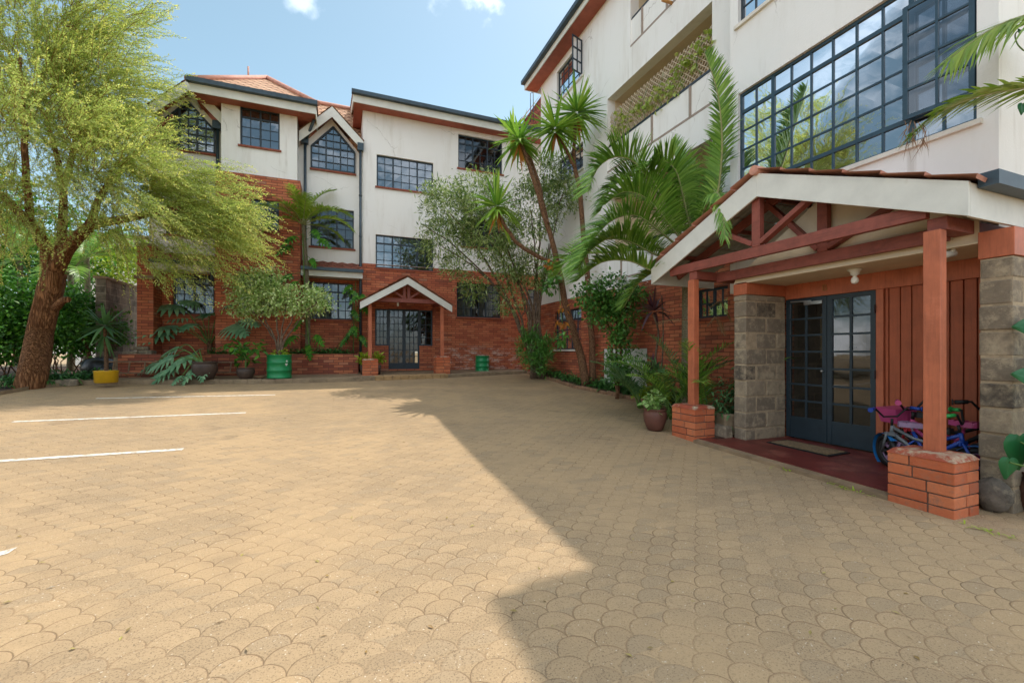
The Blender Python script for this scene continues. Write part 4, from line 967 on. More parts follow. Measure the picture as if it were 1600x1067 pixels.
block('stone_block', (5.62, 5.12, zg(5) - .02), (.22, .28, .40), -.2, 'whitish broken stone leaning beside the porch side wall', plain('pale_rock', '#a39a8b', .95, .15, 9, bumps=.6) and 'concrete')
bw = thing('boundary_wall', 'old stained stone block wall behind the potted dracaena', 'wall', (-6.74, 19, -.8))
t = NT('stained_block_wall'); u = t.uv(); p = t.pos()
b = t.n('TexBrick', {'Vector': u, 'Color1': lin('#8d8271'), 'Color2': lin('#6f6659'), 'Mortar': lin('#9c917f'), 'Scale': 1., 'Mortar Size': .012, 'Brick Width': .42, 'Row Height': .22})
col = t.mix(t.math('MULTIPLY', t.step(t.noise(1.2, 6, .75, p), .42, .62), .7), b.outputs[0], lin('#332e29'))
M['block'] = t.bsdf(col, .95, t.bump(t.math('ADD', b.outputs[1], t.noise(25, 4, .7, p)), .6, .02))
m = MB(); m.box((-6.74, 16.7, -1), (-6.5, 24, 2.2)); m.build('wall', M['block'], bw)
m = MB(); m.box((-6.78, 16.66, 2.2), (-6.46, 24, 2.27)); m.build('coping', M['concrete'], bw)

# ------------------------------------------------------------------ pots and drums
def pot(name, label, cat, c, r, h, mat, soil=True, neck=False, ribs=0):
    t = thing(name, label, cat, c)
    if neck: prof = [(r * .62, 0), (r * .9, h * .25), (r, h * .5), (r * .9, h * .74), (r * .66, h * .86), (r * .74, h * .95), (r * .8, h), (r * .66, h), (r * .6, h * .9)]
    else: prof = [(r * .58, 0), (r * .74, h * .15), (r * .93, h * .42), (r * 1.0, h * .66), (r * .96, h * .84), (r * .88, h * .91), (r * .97, h * .94), (r * .98, h), (r * .84, h), (r * .8, h * .88)]
    if ribs:
        f = []; 
        for i in range(len(prof) - 4):
            (r0, z0), (r1, z1) = prof[i], prof[i + 1]; k = 5
            for j in range(k): s = j / k; f.append((r0 + (r1 - r0) * s + (.004 if j % 2 else -.004), z0 + (z1 - z0) * s))
        prof = f + prof[-4:]
    m = MB(); m.lathe(c, prof, 28); m.build('pot', M[mat], t)
    if soil: m = MB(); m.lathe(c, [(r * .86, h * .86), (r * .5, h * .885), (.01, h * .89)], 16); m.build('soil', M['soil'], t)
    return t
M['terracotta'] = plain('brown_terracotta', '#6b4236', .6, .14, 5, bumps=.15, dirt=('#a58066', 4, .6, .5)); M['dark_pot'] = plain('dark_clay_pot', '#4a3a32', .6, .2, 5, dirt=('#7d6a58', 4, .58, .5)); M['ribbed'] = plain('dark_brown_ribbed_clay', '#5a3c2e', .55, .2, 8, dirt=('#94765f', 7, .6, .5))
M['yellow'] = plain('yellow_plastic', '#c79a12', .45, .07, 5, dirt=('#8a7035', 4, .62, .5)); M['green'] = plain('green_drum_paint', '#118049', .4, .1, 3, dirt=('#3c5a3c', 5, .64, .6))
P_cal = PG(1023.5, 672); pot('plant_pot', 'round brown clay pot beside the far brick pedestal of the near porch', 'pot', P_cal, .19, .36, 'terracotta')
P_rt = PG(1622, 800, 0); pot('plant_pot', 'dark ribbed clay urn cut off by the right edge of the picture', 'pot', P_rt, .17, .36, 'ribbed', neck=True, ribs=1)
P_mon = PG(320, 593, .11); pot('plant_pot', 'large grey brown clay pot under the drooping monstera leaves', 'pot', P_mon, .30, .48, 'dark_pot')
P_sm = PG(384, 592, .11); pot('plant_pot', 'small dark bowl pot between the big clay pot and the green drum', 'pot', P_sm, .225, .31, 'dark_pot')
P_yel = PG(166, 598, .11)
yb_ = thing('plant_pot', 'yellow plastic tub holding the dracaena near the leaning tree', 'pot', P_yel); m = MB(); m.lathe(P_yel, [(.2, 0), (.225, .02), (.235, .28), (.245, .3), (.22, .3), (.215, .26)], 24); m.build('pot', M['yellow'], yb_)
m = MB(); m.lathe(P_yel, [(.215, .25), (.1, .265), (.01, .27)], 14); m.build('soil', M['soil'], yb_)
def drum(label, c, r, h):
    t = thing('steel_drum', label, 'drum', c, group='green painted drums')
    prof = [(r, 0), (r + .012, .012), (r + .012, .03), (r, .04)]
    for k in (1, 2): z = h * k / 3; prof += [(r, z - .025), (r + .014, z - .01), (r + .014, z + .01), (r, z + .025)]
    prof += [(r, h - .03), (r + .012, h - .02), (r + .012, h), (r - .012, h), (r - .014, h - .09)]
    m = MB(); m.lathe(c, prof, 32); m.build('body', M['green'], t)
    m = MB(); m.lathe(c, [(r - .014, h - .1), (.01, h - .09)], 20); m.build('soil', M['soil'], t)
    return t
P_d1 = PG(436.5, 590.5, .11); d1 = drum('green steel drum with a white scuff, planted with a bushy shrub', P_d1, .315, .66)
rv = ray(446, 568); 
an = math.atan2(-P_d1[1], -P_d1[0]) + .62; q = MB()
for i in range(5):
    a0, a1 = an - .14 + .056 * i, an - .14 + .056 * (i + 1); R_ = .318; e = (.07, .03, .015, .03, .06)[i]; e2 = (.04, .01, .02, .045, .08)[i]
    q.face([(P_d1[0] + R_ * math.cos(a), P_d1[1] + R_ * math.sin(a), P_d1[2] + z) for a, z in ((a0, .34 + e2), (a1, .34 + e2), (a1, .53 - e), (a0, .53 - e))])
q.build('white_scuff', M['fascia'], d1)
P_d2 = PG(753.5, 580.2, .06); drum('small green steel drum standing against the whitened brick wall', P_d2, .25, .58)
m = MB(); bx = PG(148, 590, .1); m.blob((bx[0] - .1, bx[1] + .5, bx[2] + .25), (.42, .3, .28), rough=.12); m.blob((bx[0] + .25, bx[1] + .35, bx[2] + .16), (.3, .25, .2), rough=.15)
tag(m.build('rubbish_bag', plain('black_plastic', '#191a1c', .35, .2, 6)), 'crumpled black plastic sack behind the yellow tub', 'bag')
a = PG(405, 591, .11); m = MB(); m.blob((a[0], a[1], a[2] + .03), (.11, .07, .03), rough=.35, seg=8, rings=5); tag(m.build('dry_leaf', plain('dry_leaf_brown', '#8d6a4c', .9, .2, 20)), 'curled dry leaf on the walkway left of the planted drum', 'leaf')

# ------------------------------------------------------------------ children's bicycles
def bike(label, loc, rz, lean, steer, c_frame, c_tyre, c_grip, c_saddle, R=.19, extra=None, c_bar='black', scale=1.):
    b = thing('bicycle', label, 'bicycle', loc, group='children bicycles parked in the porch'); b.rotation_euler = (lean, 0, rz); b.scale = (scale,) * 3
    def bd(m, name, mat, par=None): return m.build(name, mat, par or b, local=True)
    hx = .27
    def S(p):  # steer about the head tube
        x, y = p[0] - hx, p[1]; return (hx + x * math.cos(steer) - y * math.sin(steer), x * math.sin(steer) + y * math.cos(steer), p[2])
    Sv = lambda v: (v[0] * math.cos(steer) - v[1] * math.sin(steer), v[0] * math.sin(steer) + v[1] * math.cos(steer), v[2])
    for cx, st, mt in ((.37, 1, c_tyre[0]), (-.33, 0, c_tyre[1])):
        f = S if st else (lambda p: p); ax = Sv((0, 1, 0)) if st else (0, 1, 0)
        m = MB(); m.torus(f((cx, 0, R)), R - .026, .026, ax, 28, 8); w = bd(m, 'wheel', mt)
        m = MB(); m.torus(f((cx, 0, R)), R - .055, .009, ax, 24, 6)
        for k in range(5):
            a = 2 * math.pi * k / 5; m.bar(f((cx, 0, R)), f((cx + (R - .05) * math.cos(a), 0, R + (R - .05) * math.sin(a))), .03, .014, up=ax)
        m.tube([f((cx, -.045, R)), f((cx, .045, R))], .02, 8); bd(m, 'rim', extra.get('rim', M['black']) if extra else M['black'], w)
    m = MB(); bb = (-.04, 0, .20)
    m.tube([(hx, 0, .40), (hx - .02, 0, .52)], .02, 8); m.tube([(hx, 0, .44), bb], .02, 8); m.tube([(hx - .01, 0, .50), (.06, 0, .40), (-.13, 0, .36)], .018, 8); m.tube([bb, (-.16, 0, .46)], .017, 8)
    for s in (-1, 1): m.tube([bb, (-.33, s * .05, R)], .01, 6); m.tube([(-.13, 0, .38), (-.33, s * .05, R)], .01, 6)
    bd(m, 'frame', c_frame)
    m = MB()
    for s in (-1, 1): m.tube([S((hx + .0, s * .045, .42)), S((.37, s * .045, R))], .013, 7)
    m.box(S((hx - .03, -.055, .395)), S((hx + .03, .055, .43))); bd(m, 'fork', extra.get('fork', c_frame) if extra else c_frame)
    m = MB(); m.tube([S((hx - .02, 0, .52)), S((hx - .03, 0, .60))], .014, 7)
    hb = [S(p) for p in ((hx - .10, -.25, .72), (hx - .02, -.17, .73), (hx + .0, -.07, .62), (hx + .0, .07, .62), (hx - .02, .17, .73), (hx - .10, .25, .72))]; m.tube(hb, .011, 7); h = bd(m, 'handlebar', M[c_bar])
    for s in (-1, 1): m = MB(); m.tube([S((hx - .10, s * .25, .72)), S((hx - .035, s * .185, .7285))], .02, 8); m.tube([S((hx - .105, s * .255, .72)), S((hx - .112, s * .262, .72))], .028, 8); bd(m, 'grip', c_grip, h)
    m = MB(); m.tube([(-.16, 0, .46), (-.175, 0, .52)], .012, 6)
    v = [(-.05, .012), (-.10, .03), (-.18, .065), (-.25, .075), (-.28, .05)]; tp = [(x, w) for x, w in v]
    for (x0, w0), (x1, w1) in zip(tp[:-1], tp[1:]): m.hexa([(x0, -w0, .51), (x0, w0, .51), (x1, w1, .51), (x1, -w1, .51), (x0, -w0 * .8, .555), (x0, w0 * .8, .555), (x1, w1 * .8, .565), (x1, -w1 * .8, .565)][::1])
    bd(m, 'saddle', c_saddle)
    m = MB(); m.torus(bb, .06, .01, (0, 1, 0), 18, 6)
    for s in (-1, 1):
        e = (bb[0] + s * .09, s * .06, bb[2] - s * .05); m.bar((bb[0], s * .05, bb[2]), e, .012, .02, up=(0, 1, 0)); m.box((e[0] - .04, e[1] - .0, e[2] - .012), (e[0] + .04, e[1] + s * .08, e[2] + .012))
    bd(m, 'crank', M['black'])
    m = MB(); m.box((-.36, -.062, .17), (.03, -.052, .235)); bd(m, 'chain_guard', extra.get('guard', c_frame) if extra else c_frame)
    if extra and extra.get('basket'):
        m = MB(); cx0, cx1 = hx + .05, hx + .24; r = []
        for z, g in ((.46, .0), (.62, .03)): r += [S(p) for p in ((cx0 - g * .3, -.10 - g, z), (cx1 + g, -.10 - g, z), (cx1 + g, .10 + g, z), (cx0 - g * .3, .10 + g, z))]
        m.hexa(r); bd(m, 'basket', extra['basket'])
    if extra and extra.get('mudguard'):
        m = MB(); n = 14
        for i in range(n):
            p = [(.37 + (R + .022) * math.cos(a), (R + .022) * math.sin(a) + R) for a in (math.radians(-55 + 190 * i / n), math.radians(-55 + 190 * (i + 1) / n))]
            m.face([S((p[0][0], -.035, p[0][1])), S((p[1][0], -.035, p[1][1])), S((p[1][0], .035, p[1][1])), S((p[0][0], .035, p[0][1]))], smooth=True)
        bd(m, 'mudguard', extra['mudguard'])
    if extra and extra.get('stabiliser'):
        for s in (-1, 1):
            m = MB(); m.tube([(-.33, s * .05, R), (-.36, s * .14, .07)], .008, 6); m.torus((-.36, s * .16, .06), .045, .018, (0, 1, 0), 16, 6); bd(m, 'stabiliser', extra['stabiliser'])
    return b
C = lambda n, h, r=.4: plain(n, h, r, .06, 6)
blue, pink, black, lilac, red, cyan, silver = C('bright_blue_paint', '#143f94'), C('hot_pink_plastic', '#b8487a'), M['black'], C('lilac_vinyl', '#8f7490', .5), C('bike_red', '#b5202a'), C('sky_blue_rubber', '#1f6fb0', .5), C('silver_paint', '#6f7478', .35)
PIH = math.pi / 2
z_ = lambda x, y: fz(x, y) + .003
bike('silver child bicycle with a sky blue front mudguard and blue grips', (5.84, 2.76, z_(5.84, 2.8)), PIH + .03, -.06, -.62, silver, (black, black), blue, black, extra={'fork': silver, 'guard': C('bike_orange', '#c8682a'), 'mudguard': cyan, 'rim': black}, scale=.95)
bike('pink child bicycle with a pink basket and pink grips behind the silver one', (6.06, 2.66, z_(6.06, 2.7)), PIH - .02, -.05, -.25, pink, (black, black), pink, pink, extra={'basket': pink, 'guard': red, 'fork': red, 'rim': M['chrome']}, scale=1.06)
bike('blue child bicycle with a lilac saddle behind the near porch post', (5.84, 2.66, z_(5.84, 2.6)), -PIH - .05, .06, .35, blue, (black, black), C('bike_green', '#2a9a4a'), lilac, extra={'fork': blue, 'guard': cyan, 'mudguard': cyan, 'rim': lilac}, scale=.98)
bike('black child bicycle with blue stickers leaning on the red planks', (6.24, 2.66, z_(6.2, 2.6)), -PIH + .04, .05, -.3, black, (black, black), black, black, extra={'fork': black, 'guard': blue, 'rim': lilac}, scale=1.1)
# ------------------------------------------------------------------ foliage tools
def nrmz(v): v = np.asarray(v, float); return v / np.maximum(np.linalg.norm(v, axis=-1, keepdims=True), 1e-9)
def rdir(n, g=RNG): return nrmz(g.normal(size=(n, 3)))
UPV = np.array([0, 0, 1.])
def leaf_quads(P, D, Nn, L, W, fold=.0):
    """one four-cornered leaf each: base, side, tip, side"""
    P, D, Nn = map(np.asarray, (P, D, Nn)); S = nrmz(np.cross(D, Nn)); L = np.broadcast_to(L, (len(P),))[:, None]; W = np.broadcast_to(W, (len(P),))[:, None]
    N2 = nrmz(np.cross(S, D))
    V = np.stack([P, P + D * L * .45 + S * W * .5 + N2 * W * fold, P + D * L - N2 * L * .08, P + D * L * .45 - S * W * .5 + N2 * W * fold], 1)
    return V.reshape(-1, 3), np.arange(len(P) * 4).reshape(-1, 4)
def straps(P, D, S, L, W, seg=3, droop=.3, prof=None, fold=0.):
    """long leaves: strips of seg quads that droop along their length"""
    P, D, S = map(lambda a: np.asarray(a, float), (P, D, S)); n = len(P); L = np.broadcast_to(L, (n,)); W = np.broadcast_to(W, (n,)); droop = np.broadcast_to(droop, (n,))
    V = np.zeros((n, seg + 1, 2, 3))
    for k in range(seg + 1):
        s = k / seg; w = (prof(s) if prof else (1 - s ** 2.2) * (.55 + .45 * min(1, s * 4)))
        c = P + D * (L * s)[:, None] - UPV * (droop * L * s * s)[:, None]
        V[:, k, 0] = c + S * (W * w / 2)[:, None]; V[:, k, 1] = c - S * (W * w / 2)[:, None]
    idx = np.arange(n)[:, None, None] * (2 * (seg + 1)) + np.arange(seg)[None, :, None] * 2 + np.array([0, 1, 3, 2])[None, None, :]
    return V.reshape(-1, 3), idx.reshape(-1, 4)
def arch(base, az, el, L, droop, n=14, twist=0.):
    """curved midrib that starts at elevation el and bends down"""
    p = np.array(base, float); pts = [p.copy()]
    for i in range(n):
        t = (i + .5) / n; e = el - droop * t ** 1.3; a = az + twist * t
        p = p + np.array([math.cos(e) * math.cos(a), math.cos(e) * math.sin(a), math.sin(e)]) * L / n; pts.append(p.copy())
    return np.array(pts)
def along(pts, ts):
    n = len(pts) - 1; x = np.clip(ts * n, 0, n - 1e-6); i = x.astype(int); f = (x - i)[:, None]
    P = pts[i] * (1 - f) + pts[i + 1] * f; Tn = nrmz(pts[i + 1] - pts[i]); return P, Tn
def frond(nb, rb, pts, nleaf, lmax, w, vee=.35, ang=.6, droop=.35, start=.14, r0=.018, roll=0., jit=.08, tip=.35):
    ts = np.linspace(start, .995, nleaf); P, Tn = along(pts, ts)
    side = nrmz(np.cross(Tn, UPV) + 1e-6); up = nrmz(np.cross(side, Tn))
    if roll: side, up = side * math.cos(roll) + up * math.sin(roll), up * math.cos(roll) - side * math.sin(roll)
    u = (ts - start) / (1 - start); prof = np.minimum(1, .45 + 1.6 * u) * (1 - (1 - tip) * np.clip((u - .45) / .55, 0, 1) ** 1.6)
    for s in (-1, 1):
        a = ang * (1 - .25 * u) + .45 * u
        D = nrmz(side * s * np.cos(a)[:, None] + Tn * np.sin(a)[:, None] + up * vee + RNG.normal(size=P.shape) * jit)
        wd = nrmz(np.cross(D, nrmz(np.cross(Tn, D)) ))
        Wd = nrmz(Tn - D * np.sum(Tn * D, 1)[:, None])
        nb.add(*straps(P, D, Wd, lmax * prof * RNG.uniform(.9, 1.06, len(ts)), w * np.minimum(1, .5 + prof * .6), 3, droop * RNG.uniform(.6, 1.4, len(ts))))
    rb.tube([tuple(p) for p in pts], [r0 * (1 - .85 * i / (len(pts) - 1)) for i in range(len(pts))], 5)
def cloud(blobs, leaves, clump=.22, per=14, shell=.55, flat=.8):
    """leaf positions gathered in clumps through ellipsoids; returns P and outward direction"""
    Ps, Os = [], []
    vol = np.array([b[1][0] * b[1][1] * b[1][2] for b in blobs]) ** .67; vol = vol / vol.sum()
    for (c, r), v in zip(blobs, vol):
        k = max(3, int(leaves * v / per)); d = rdir(k); rad = RNG.uniform(shell, 1.0, k) ** .6
        C = np.array(c) + d * rad[:, None] * np.array(r)
        q = np.repeat(C, per, 0) + RNG.normal(size=(k * per, 3)) * clump * np.array([1, 1, flat])
        Ps.append(q); Os.append(nrmz(q - np.array(c)))
    return np.concatenate(Ps), np.concatenate(Os)
def leafy(name, parent, blobs, leaves, L, W, mat, clump=.22, per=14, shell=.55, drop=.25, out=.6, fold=.12):
    P, O = cloud(blobs, leaves, clump, per, shell); n = len(P)
    D = nrmz(O * out + rdir(n) * .8 - UPV * drop); Nn = nrmz(UPV * 1.2 + rdir(n) * .8 + O * .4)
    nb = NB(); nb.add(*leaf_quads(P, D, Nn, L * RNG.uniform(.65, 1.2, n), W * RNG.uniform(.7, 1.15, n), fold)); return nb.build(name, mat, parent)
def limb(mb, pts, r0, r1, seg=8, wob=.0, n=10):
    P = np.array(pts, float); out = []
    for i in range(n + 1):
        x = i / n * (len(P) - 1); k = min(int(x), len(P) - 2); f = x - k
        p0, p1, p2, p3 = P[max(k - 1, 0)], P[k], P[k + 1], P[min(k + 2, len(P) - 1)]
        out.append(.5 * ((2 * p1) + (-p0 + p2) * f + (2 * p0 - 5 * p1 + 4 * p2 - p3) * f * f + (-p0 + 3 * p1 - 3 * p2 + p3) * f ** 3) + RNG.normal(size=3) * wob)
    mb.tube([tuple(p) for p in out], [r0 + (r1 - r0) * (i / n) ** .8 for i in range(n + 1)], seg); return out
M['feather'] = island('feathery_leaf', ['#5d7a34', '#8fa94e', '#b0c264', '#c5cf78', '#d6da8c'], .5, .5, noise_scale=1.3, noise_amt=.6)
M['feather_tip'] = island('yellow_young_leaf', ['#bccb5c', '#d4da68', '#e2e07a', '#ece894'], .5, .55)
M['feather_dry'] = island('brown_twig', ['#6a5132', '#8b6f42', '#9c8750'], .8, .1)
M['hedge'] = island('hedge_leaf', ['#2a501d', '#3c7024', '#568e2d', '#78a83a'], .38, .3, noise_scale=2)
M['oleander'] = island('grey_green_leaf', ['#34501f', '#567634', '#859c54', '#b4c280', '#4a6832'], .42, .3, noise_scale=2)
M['palm'] = island('palm_leaflet', ['#476f26', '#648f34', '#82aa44', '#a6c45c'], .36, .35, noise_scale=1.5)
M['palm_y'] = island('yellow_green_leaflet', ['#5f8428', '#7f9f33', '#99ae42', '#5a7826'], .4, .4, noise_scale=2)
M['palm_b'] = island('blue_green_leaflet', ['#3c6440', '#557f50', '#709a62', '#4a7440'], .42, .3)
M['yucca'] = island('sword_leaf', ['#527f2a', '#78a63a', '#9dc04a', '#b8d05c'], .36, .35)
M['dead'] = island('dead_orange_leaf', ['#9a5a1e', '#b9782a', '#8d5a2e'], .7, .25)
M['monstera'] = island('split_leaf', ['#4a7a58', '#66946e', '#82ab80', '#a8c49a'], .35, .2, noise_amt=.5, noise_scale=3)
M['shrub'] = island('pale_variegated_leaf', ['#5f8a38', '#8fb058', '#b9cf80', '#d0dca0', '#6f9a48'], .4, .25)
M['climber'] = island('glossy_leaf', ['#375f28', '#4c8034', '#6c9e48', '#568a40'], .3, .3)
M['lime'] = island('lime_leaf', ['#8aa82a', '#a8bd35', '#7a9a28'], .45, .35)
M['cordyline'] = island('purple_leaf', ['#3a1a24', '#5c2634', '#4f3a44', '#6a4a52', '#7a3040'], .35, .2)
M['caladium'] = island('mottled_leaf', ['#5f8f3e', '#86ad58', '#b9cf8a', '#6d9a48'], .45, .3)
M['ground_leaf'] = island('bed_leaf', ['#2b5226', '#3d6f33', '#4d803c', '#689448'], .4, .25)
M['elephant'] = island('elephant_ear_leaf', ['#1f5a34', '#2c6b3c', '#347544'], .35, .25, noise_amt=.6, noise_scale=6)
M['bark'] = make_bark('orange_bark', '#74492c', '#b98258', 9, .10, 1.); M['bark_g'] = make_bark('grey_bark', '#5d5044', '#8b7a68', 9, .35, .6); M['bark_b'] = make_bark('brown_bark', '#5a4130', '#8d6a4e', 9, .5, .6); M['palm_trunk'] = make_bark('ringed_palm_trunk', '#6d6a55', '#8f8b74', 5, 2.5, .5)
M['stalk'] = plain('green_stalk', '#5a7a34', .5, .15, 9); M['stalk_p'] = plain('pale_stalk', '#8d8f5a', .55, .15, 9)

# ------------------------------------------------------------------ the big feathery tree on the left
tb = PG(42, 604, .06) + np.array([0, .15, 0]); tr = thing('feathery_tree', 'big leaning tree with twisted orange bark and drooping yellow green foliage', 'tree', tb)
m = MB(); d0 = 11.1
fork = PD(86, 425, d0)
base_pts = [tb + np.array([-.05, 0, -.25]), tb + np.array([0, 0, .25]), PD(62, 520, d0), PD(80, 455, d0), fork]
def trunk_tube(pts, radii, seg=18):
    P = np.array(pts); out, rr = [], []; n = 26
    for i in range(n + 1):
        x = i / n * (len(P) - 1); k = min(int(x), len(P) - 2); f = x - k; out.append(P[k] * (1 - f) + P[k + 1] * f); rr.append(radii[k] * (1 - f) + radii[k + 1] * f)
    b = len(m.v); m.tube([tuple(p) for p in out], rr, seg)
    for i in range(n + 1):
        for k in range(seg):   # twisted flutes
            a = 2 * math.pi * k / seg; f = 1 + .10 * math.sin(3 * a + i * .28) + .05 * math.sin(7 * a - i * .2); v = np.array(m.v[b + i * seg + k]); m.v[b + i * seg + k] = tuple(out[i] + (v - out[i]) * f)
trunk_tube(base_pts, [.275, .265, .235, .25, .20])
br = [([PD(76, 445, d0), PD(100, 400, d0), PD(140, 352, d0 - .2), PD(200, 342, d0 - .5), PD(280, 325, d0 - .4)], .24, .06), ([PD(80, 440, d0), PD(72, 385, d0), PD(45, 350, d0 - .5), PD(0, 300, d0 - 1)], .22, .07),
      ([PD(84, 425, d0), PD(96, 370, d0 + .1), PD(100, 300, d0 + .2), PD(120, 200, d0)], .17, .05), ([PD(140, 352, d0 - .2), PD(170, 290, d0), PD(230, 220, d0), PD(270, 180, d0)], .11, .03), ([PD(45, 350, d0 - .5), PD(40, 230, d0 - .6), PD(30, 90, d0 - .8)], .11, .04), ([PD(100, 300, d0 + .2), PD(60, 160, d0 + 1), PD(-40, 40, d0 + 1)], .09, .03)]
for pts, r0, r1 in br: limb(m, pts, r0 * .85, r1, 9, .02)
limb(m, [PD(88, 480, d0 - .1), PD(98, 470, d0 - .3), PD(106, 468, d0 - .4)], .10, .07, 8, 0)
m.build('trunk', M['bark'], tr)
crown = [((60, 60), 10.8, 150, 1.9), ((-60, 150), 10.5, 150, 1.9), ((110, 185), 10.6, 105, 1.7), ((60, 240), 9.6, 120, 1.4), ((185, 265), 10.6, 82, 1.3), ((248, 300), 11.0, 80, 1.2), ((308, 333), 11.2, 66, 1.0), ((150, 200), 11.0, 45, 1.0), ((80, 110), 11.2, 105, 1.6), ((-30, 305), 9.2, 75, 1.0), ((165, 300), 9.8, 80, 1.0), ((355, 352), 11.3, 36, .7), ((225, 285), 11.2, 42, .8), ((-150, 60), 10.5, 160, 2.0), ((30, -60), 10.8, 150, 2.0), ((-110, 280), 9.6, 110, 1.5), ((320, 385), 11.0, 45, .5), ((245, 392), 10.8, 30, .4), ((105, 70), 10.9, 50, .9), ((145, 150), 10.9, 42, .8), ((315, 322), 11.3, 36, .6)]
ctr = np.mean([PD(*c[0], c[1]) for c in crown[:8]], 0) + np.array([0, 0, -.8])
P0, OUT, SZ = [], [], []
for (pp, d, rp, rz_) in crown:
    c = PD(*pp, d); r = rp / F * d; k = int(200 * (r * r + .25)); nc = max(4, k // 15); dd_ = rdir(nc); rad = RNG.uniform(.3, 1.0, nc) ** .5
    cc = c + dd_ * rad[:, None] * np.array([r, r, r * .92]); bias = nrmz((cc - ctr) * np.array([1, 1, .45]) + dd_ * 1.0 + rdir(nc) * 1.1)
    which = RNG.integers(0, nc, k); q = cc[which] + RNG.normal(size=(k, 3)) * .13 + bias[which] * RNG.uniform(-.4, .35, k)[:, None]; P0.append(q); OUT.append(nrmz(bias[which] + rdir(k) * .25)); SZ.append(np.full(k, 1.))
P0 = np.concatenate(P0); OUT = np.concatenate(OUT); n = len(P0)
# every sprig: a thin stem that runs outward and droops, dense with needles
nb, sb, yb_n = NB(), NB(), NB(); K = 32; Ls = RNG.uniform(.5, 1.25, n)
D0 = nrmz(OUT * .75 + rdir(n) * .25 + UPV * .10 + np.array([CS, -SN, 0]) * .48); S0 = nrmz(np.cross(D0, UPV) + rdir(n) * .1)
DR = RNG.uniform(.1, .5, n)
sb.add(*straps(P0, D0, S0, Ls, .012, 4, DR, prof=lambda s: 1 - .6 * s))
for k in range(K):
    s = (.12 + .88 * (k + RNG.uniform(0, 1, n)) / K); c = P0 + D0 * (Ls * s)[:, None] - UPV * (DR * Ls * s * s)[:, None]
    tan = nrmz(D0 - UPV * (2 * DR * s)[:, None]); a = RNG.uniform(0, 2 * math.pi, n); up = nrmz(np.cross(S0, tan)); rad = S0 * np.cos(a)[:, None] + up * np.sin(a)[:, None]
    D = nrmz(tan * .9 + rad * .75); (yb_n if k > K * .8 else nb).add(*leaf_quads(c, D, nrmz(np.cross(D, tan) + rdir(n) * .3), RNG.uniform(.06, .105, n) * (1.1 - .4 * s), .019, 0))
nb.build('crown', M['feather'], tr); yb_n.build('young_tips', M['feather_tip'], tr); sb.build('twigs', M['feather_dry'], tr)

# ------------------------------------------------------------------ hedge, background trees and house on the left
hb = PD(60, 560, 13.2); hg = thing('hedge', 'dark leafy hedge behind the leaning tree trunk', 'hedge', (hb[0], hb[1], -.75))
leafy('foliage', hg, [(PD(-60, 500, 13), (1.7, 1., 1.0)), (PD(20, 480, 13.2), (1.3, .9, .95)), (PD(75, 490, 13.5), (1.0, .8, .85)), (PD(120, 498, 13.2), (.8, .7, .75)), (PD(160, 510, 13.6), (.5, .5, .6)), (PD(0, 530, 12.6), (1.0, .6, .6)), (PD(110, 525, 12.8), (.7, .5, .5))], 19000, .15, .09, M['hedge'], .16, 16, .6)
m = MB()
for i in range(46):
    a = PD(random.uniform(-60, 135), 590, 13.2 + random.uniform(-.4, .4)); a[2] = -.78; limb(m, [a, a + np.array([random.uniform(-.25, .25), random.uniform(-.2, .2), .5]), a + np.array([random.uniform(-.5, .5), random.uniform(-.3, .3), 1.1])], .022, .008, 5, .03, 6)
a = PD(143, 585, 13.0); a[2] = -.8; limb(m, [a, a + np.array([-.03, 0, .6]), a + np.array([-.2, 0, 1.2])], .075, .05, 8)
m.build('stems', M['bark_b'], hg)
def bushy(name, label, c, h, blobs, leaves, L, W, mat, tr_=.12):
    t = thing(name, label, 'tree', (c[0], c[1], c[2])); m = MB(); limb(m, [c, c + np.array([.1, .05, h * .4]), c + np.array([0, .1, h])], tr_, tr_ * .5, 8, .02); m.build('trunk', M['bark_b'], t); leafy('crown', t, blobs, leaves, L, W, mat, .3, 14, .55); return t
bg1 = PD(20, 560, 19); bg1[2] = -.8; bushy('background_tree', 'dark green tree behind the hedge at the left edge of the picture', bg1, 3.2, [(PD(-30, 450, 18), (2.4, 1.4, 1.8)), (PD(70, 440, 18), (1.8, 1.2, 1.6)), (PD(120, 420, 19), (1.3, 1., 1.2)), (PD(-40, 380, 19), (2.6, 1.6, 1.8)), (PD(40, 400, 18.5), (1.8, 1.3, 1.3)), (PD(-70, 300, 20), (2.4, 1.6, 1.8)), (PD(70, 350, 20), (1.8, 1.4, 1.6))], 9000, .26, .14, M['hedge'])
bg2 = PD(195, 560, 20); bg2[2] = -.8; bushy('background_tree', 'light green bushy tree just left of the brick corner pier beyond the stone wall', bg2, 2.8, [(PD(190, 425, 20), (1.2, .9, .7)), (PD(212, 400, 21), (.9, .8, .6)), (PD(160, 412, 21), (.9, .8, .5))], 2600, .2, .11, M['lime'])
def palm(label, base, crown_c, fr, lmat, name='palm_tree', cat='palm', tr_r=.12, trunk=True, nl=44, lw=.035, lm=.5, group=None, trunk_mat='palm_trunk', roll=0.):
    t = thing(name, label, cat, base, group); nb = NB(); rb = MB()
    if trunk: m = MB(); limb(m, [base, (np.array(base) + crown_c) / 2 + np.array([.05, 0, 0]), crown_c], tr_r, tr_r * .7, 12, 0, 12); m.build('trunk', M[trunk_mat], t)
    for (az, el, L, dr) in fr: frond(nb, rb, arch(np.array(crown_c), az, el, L, dr), nl, lm * L / 2.2, lw, r0=.022 * L / 2.2)
    nb.build('fronds', M[lmat], t); rb.build('stalks', M['stalk_p'], t); return t
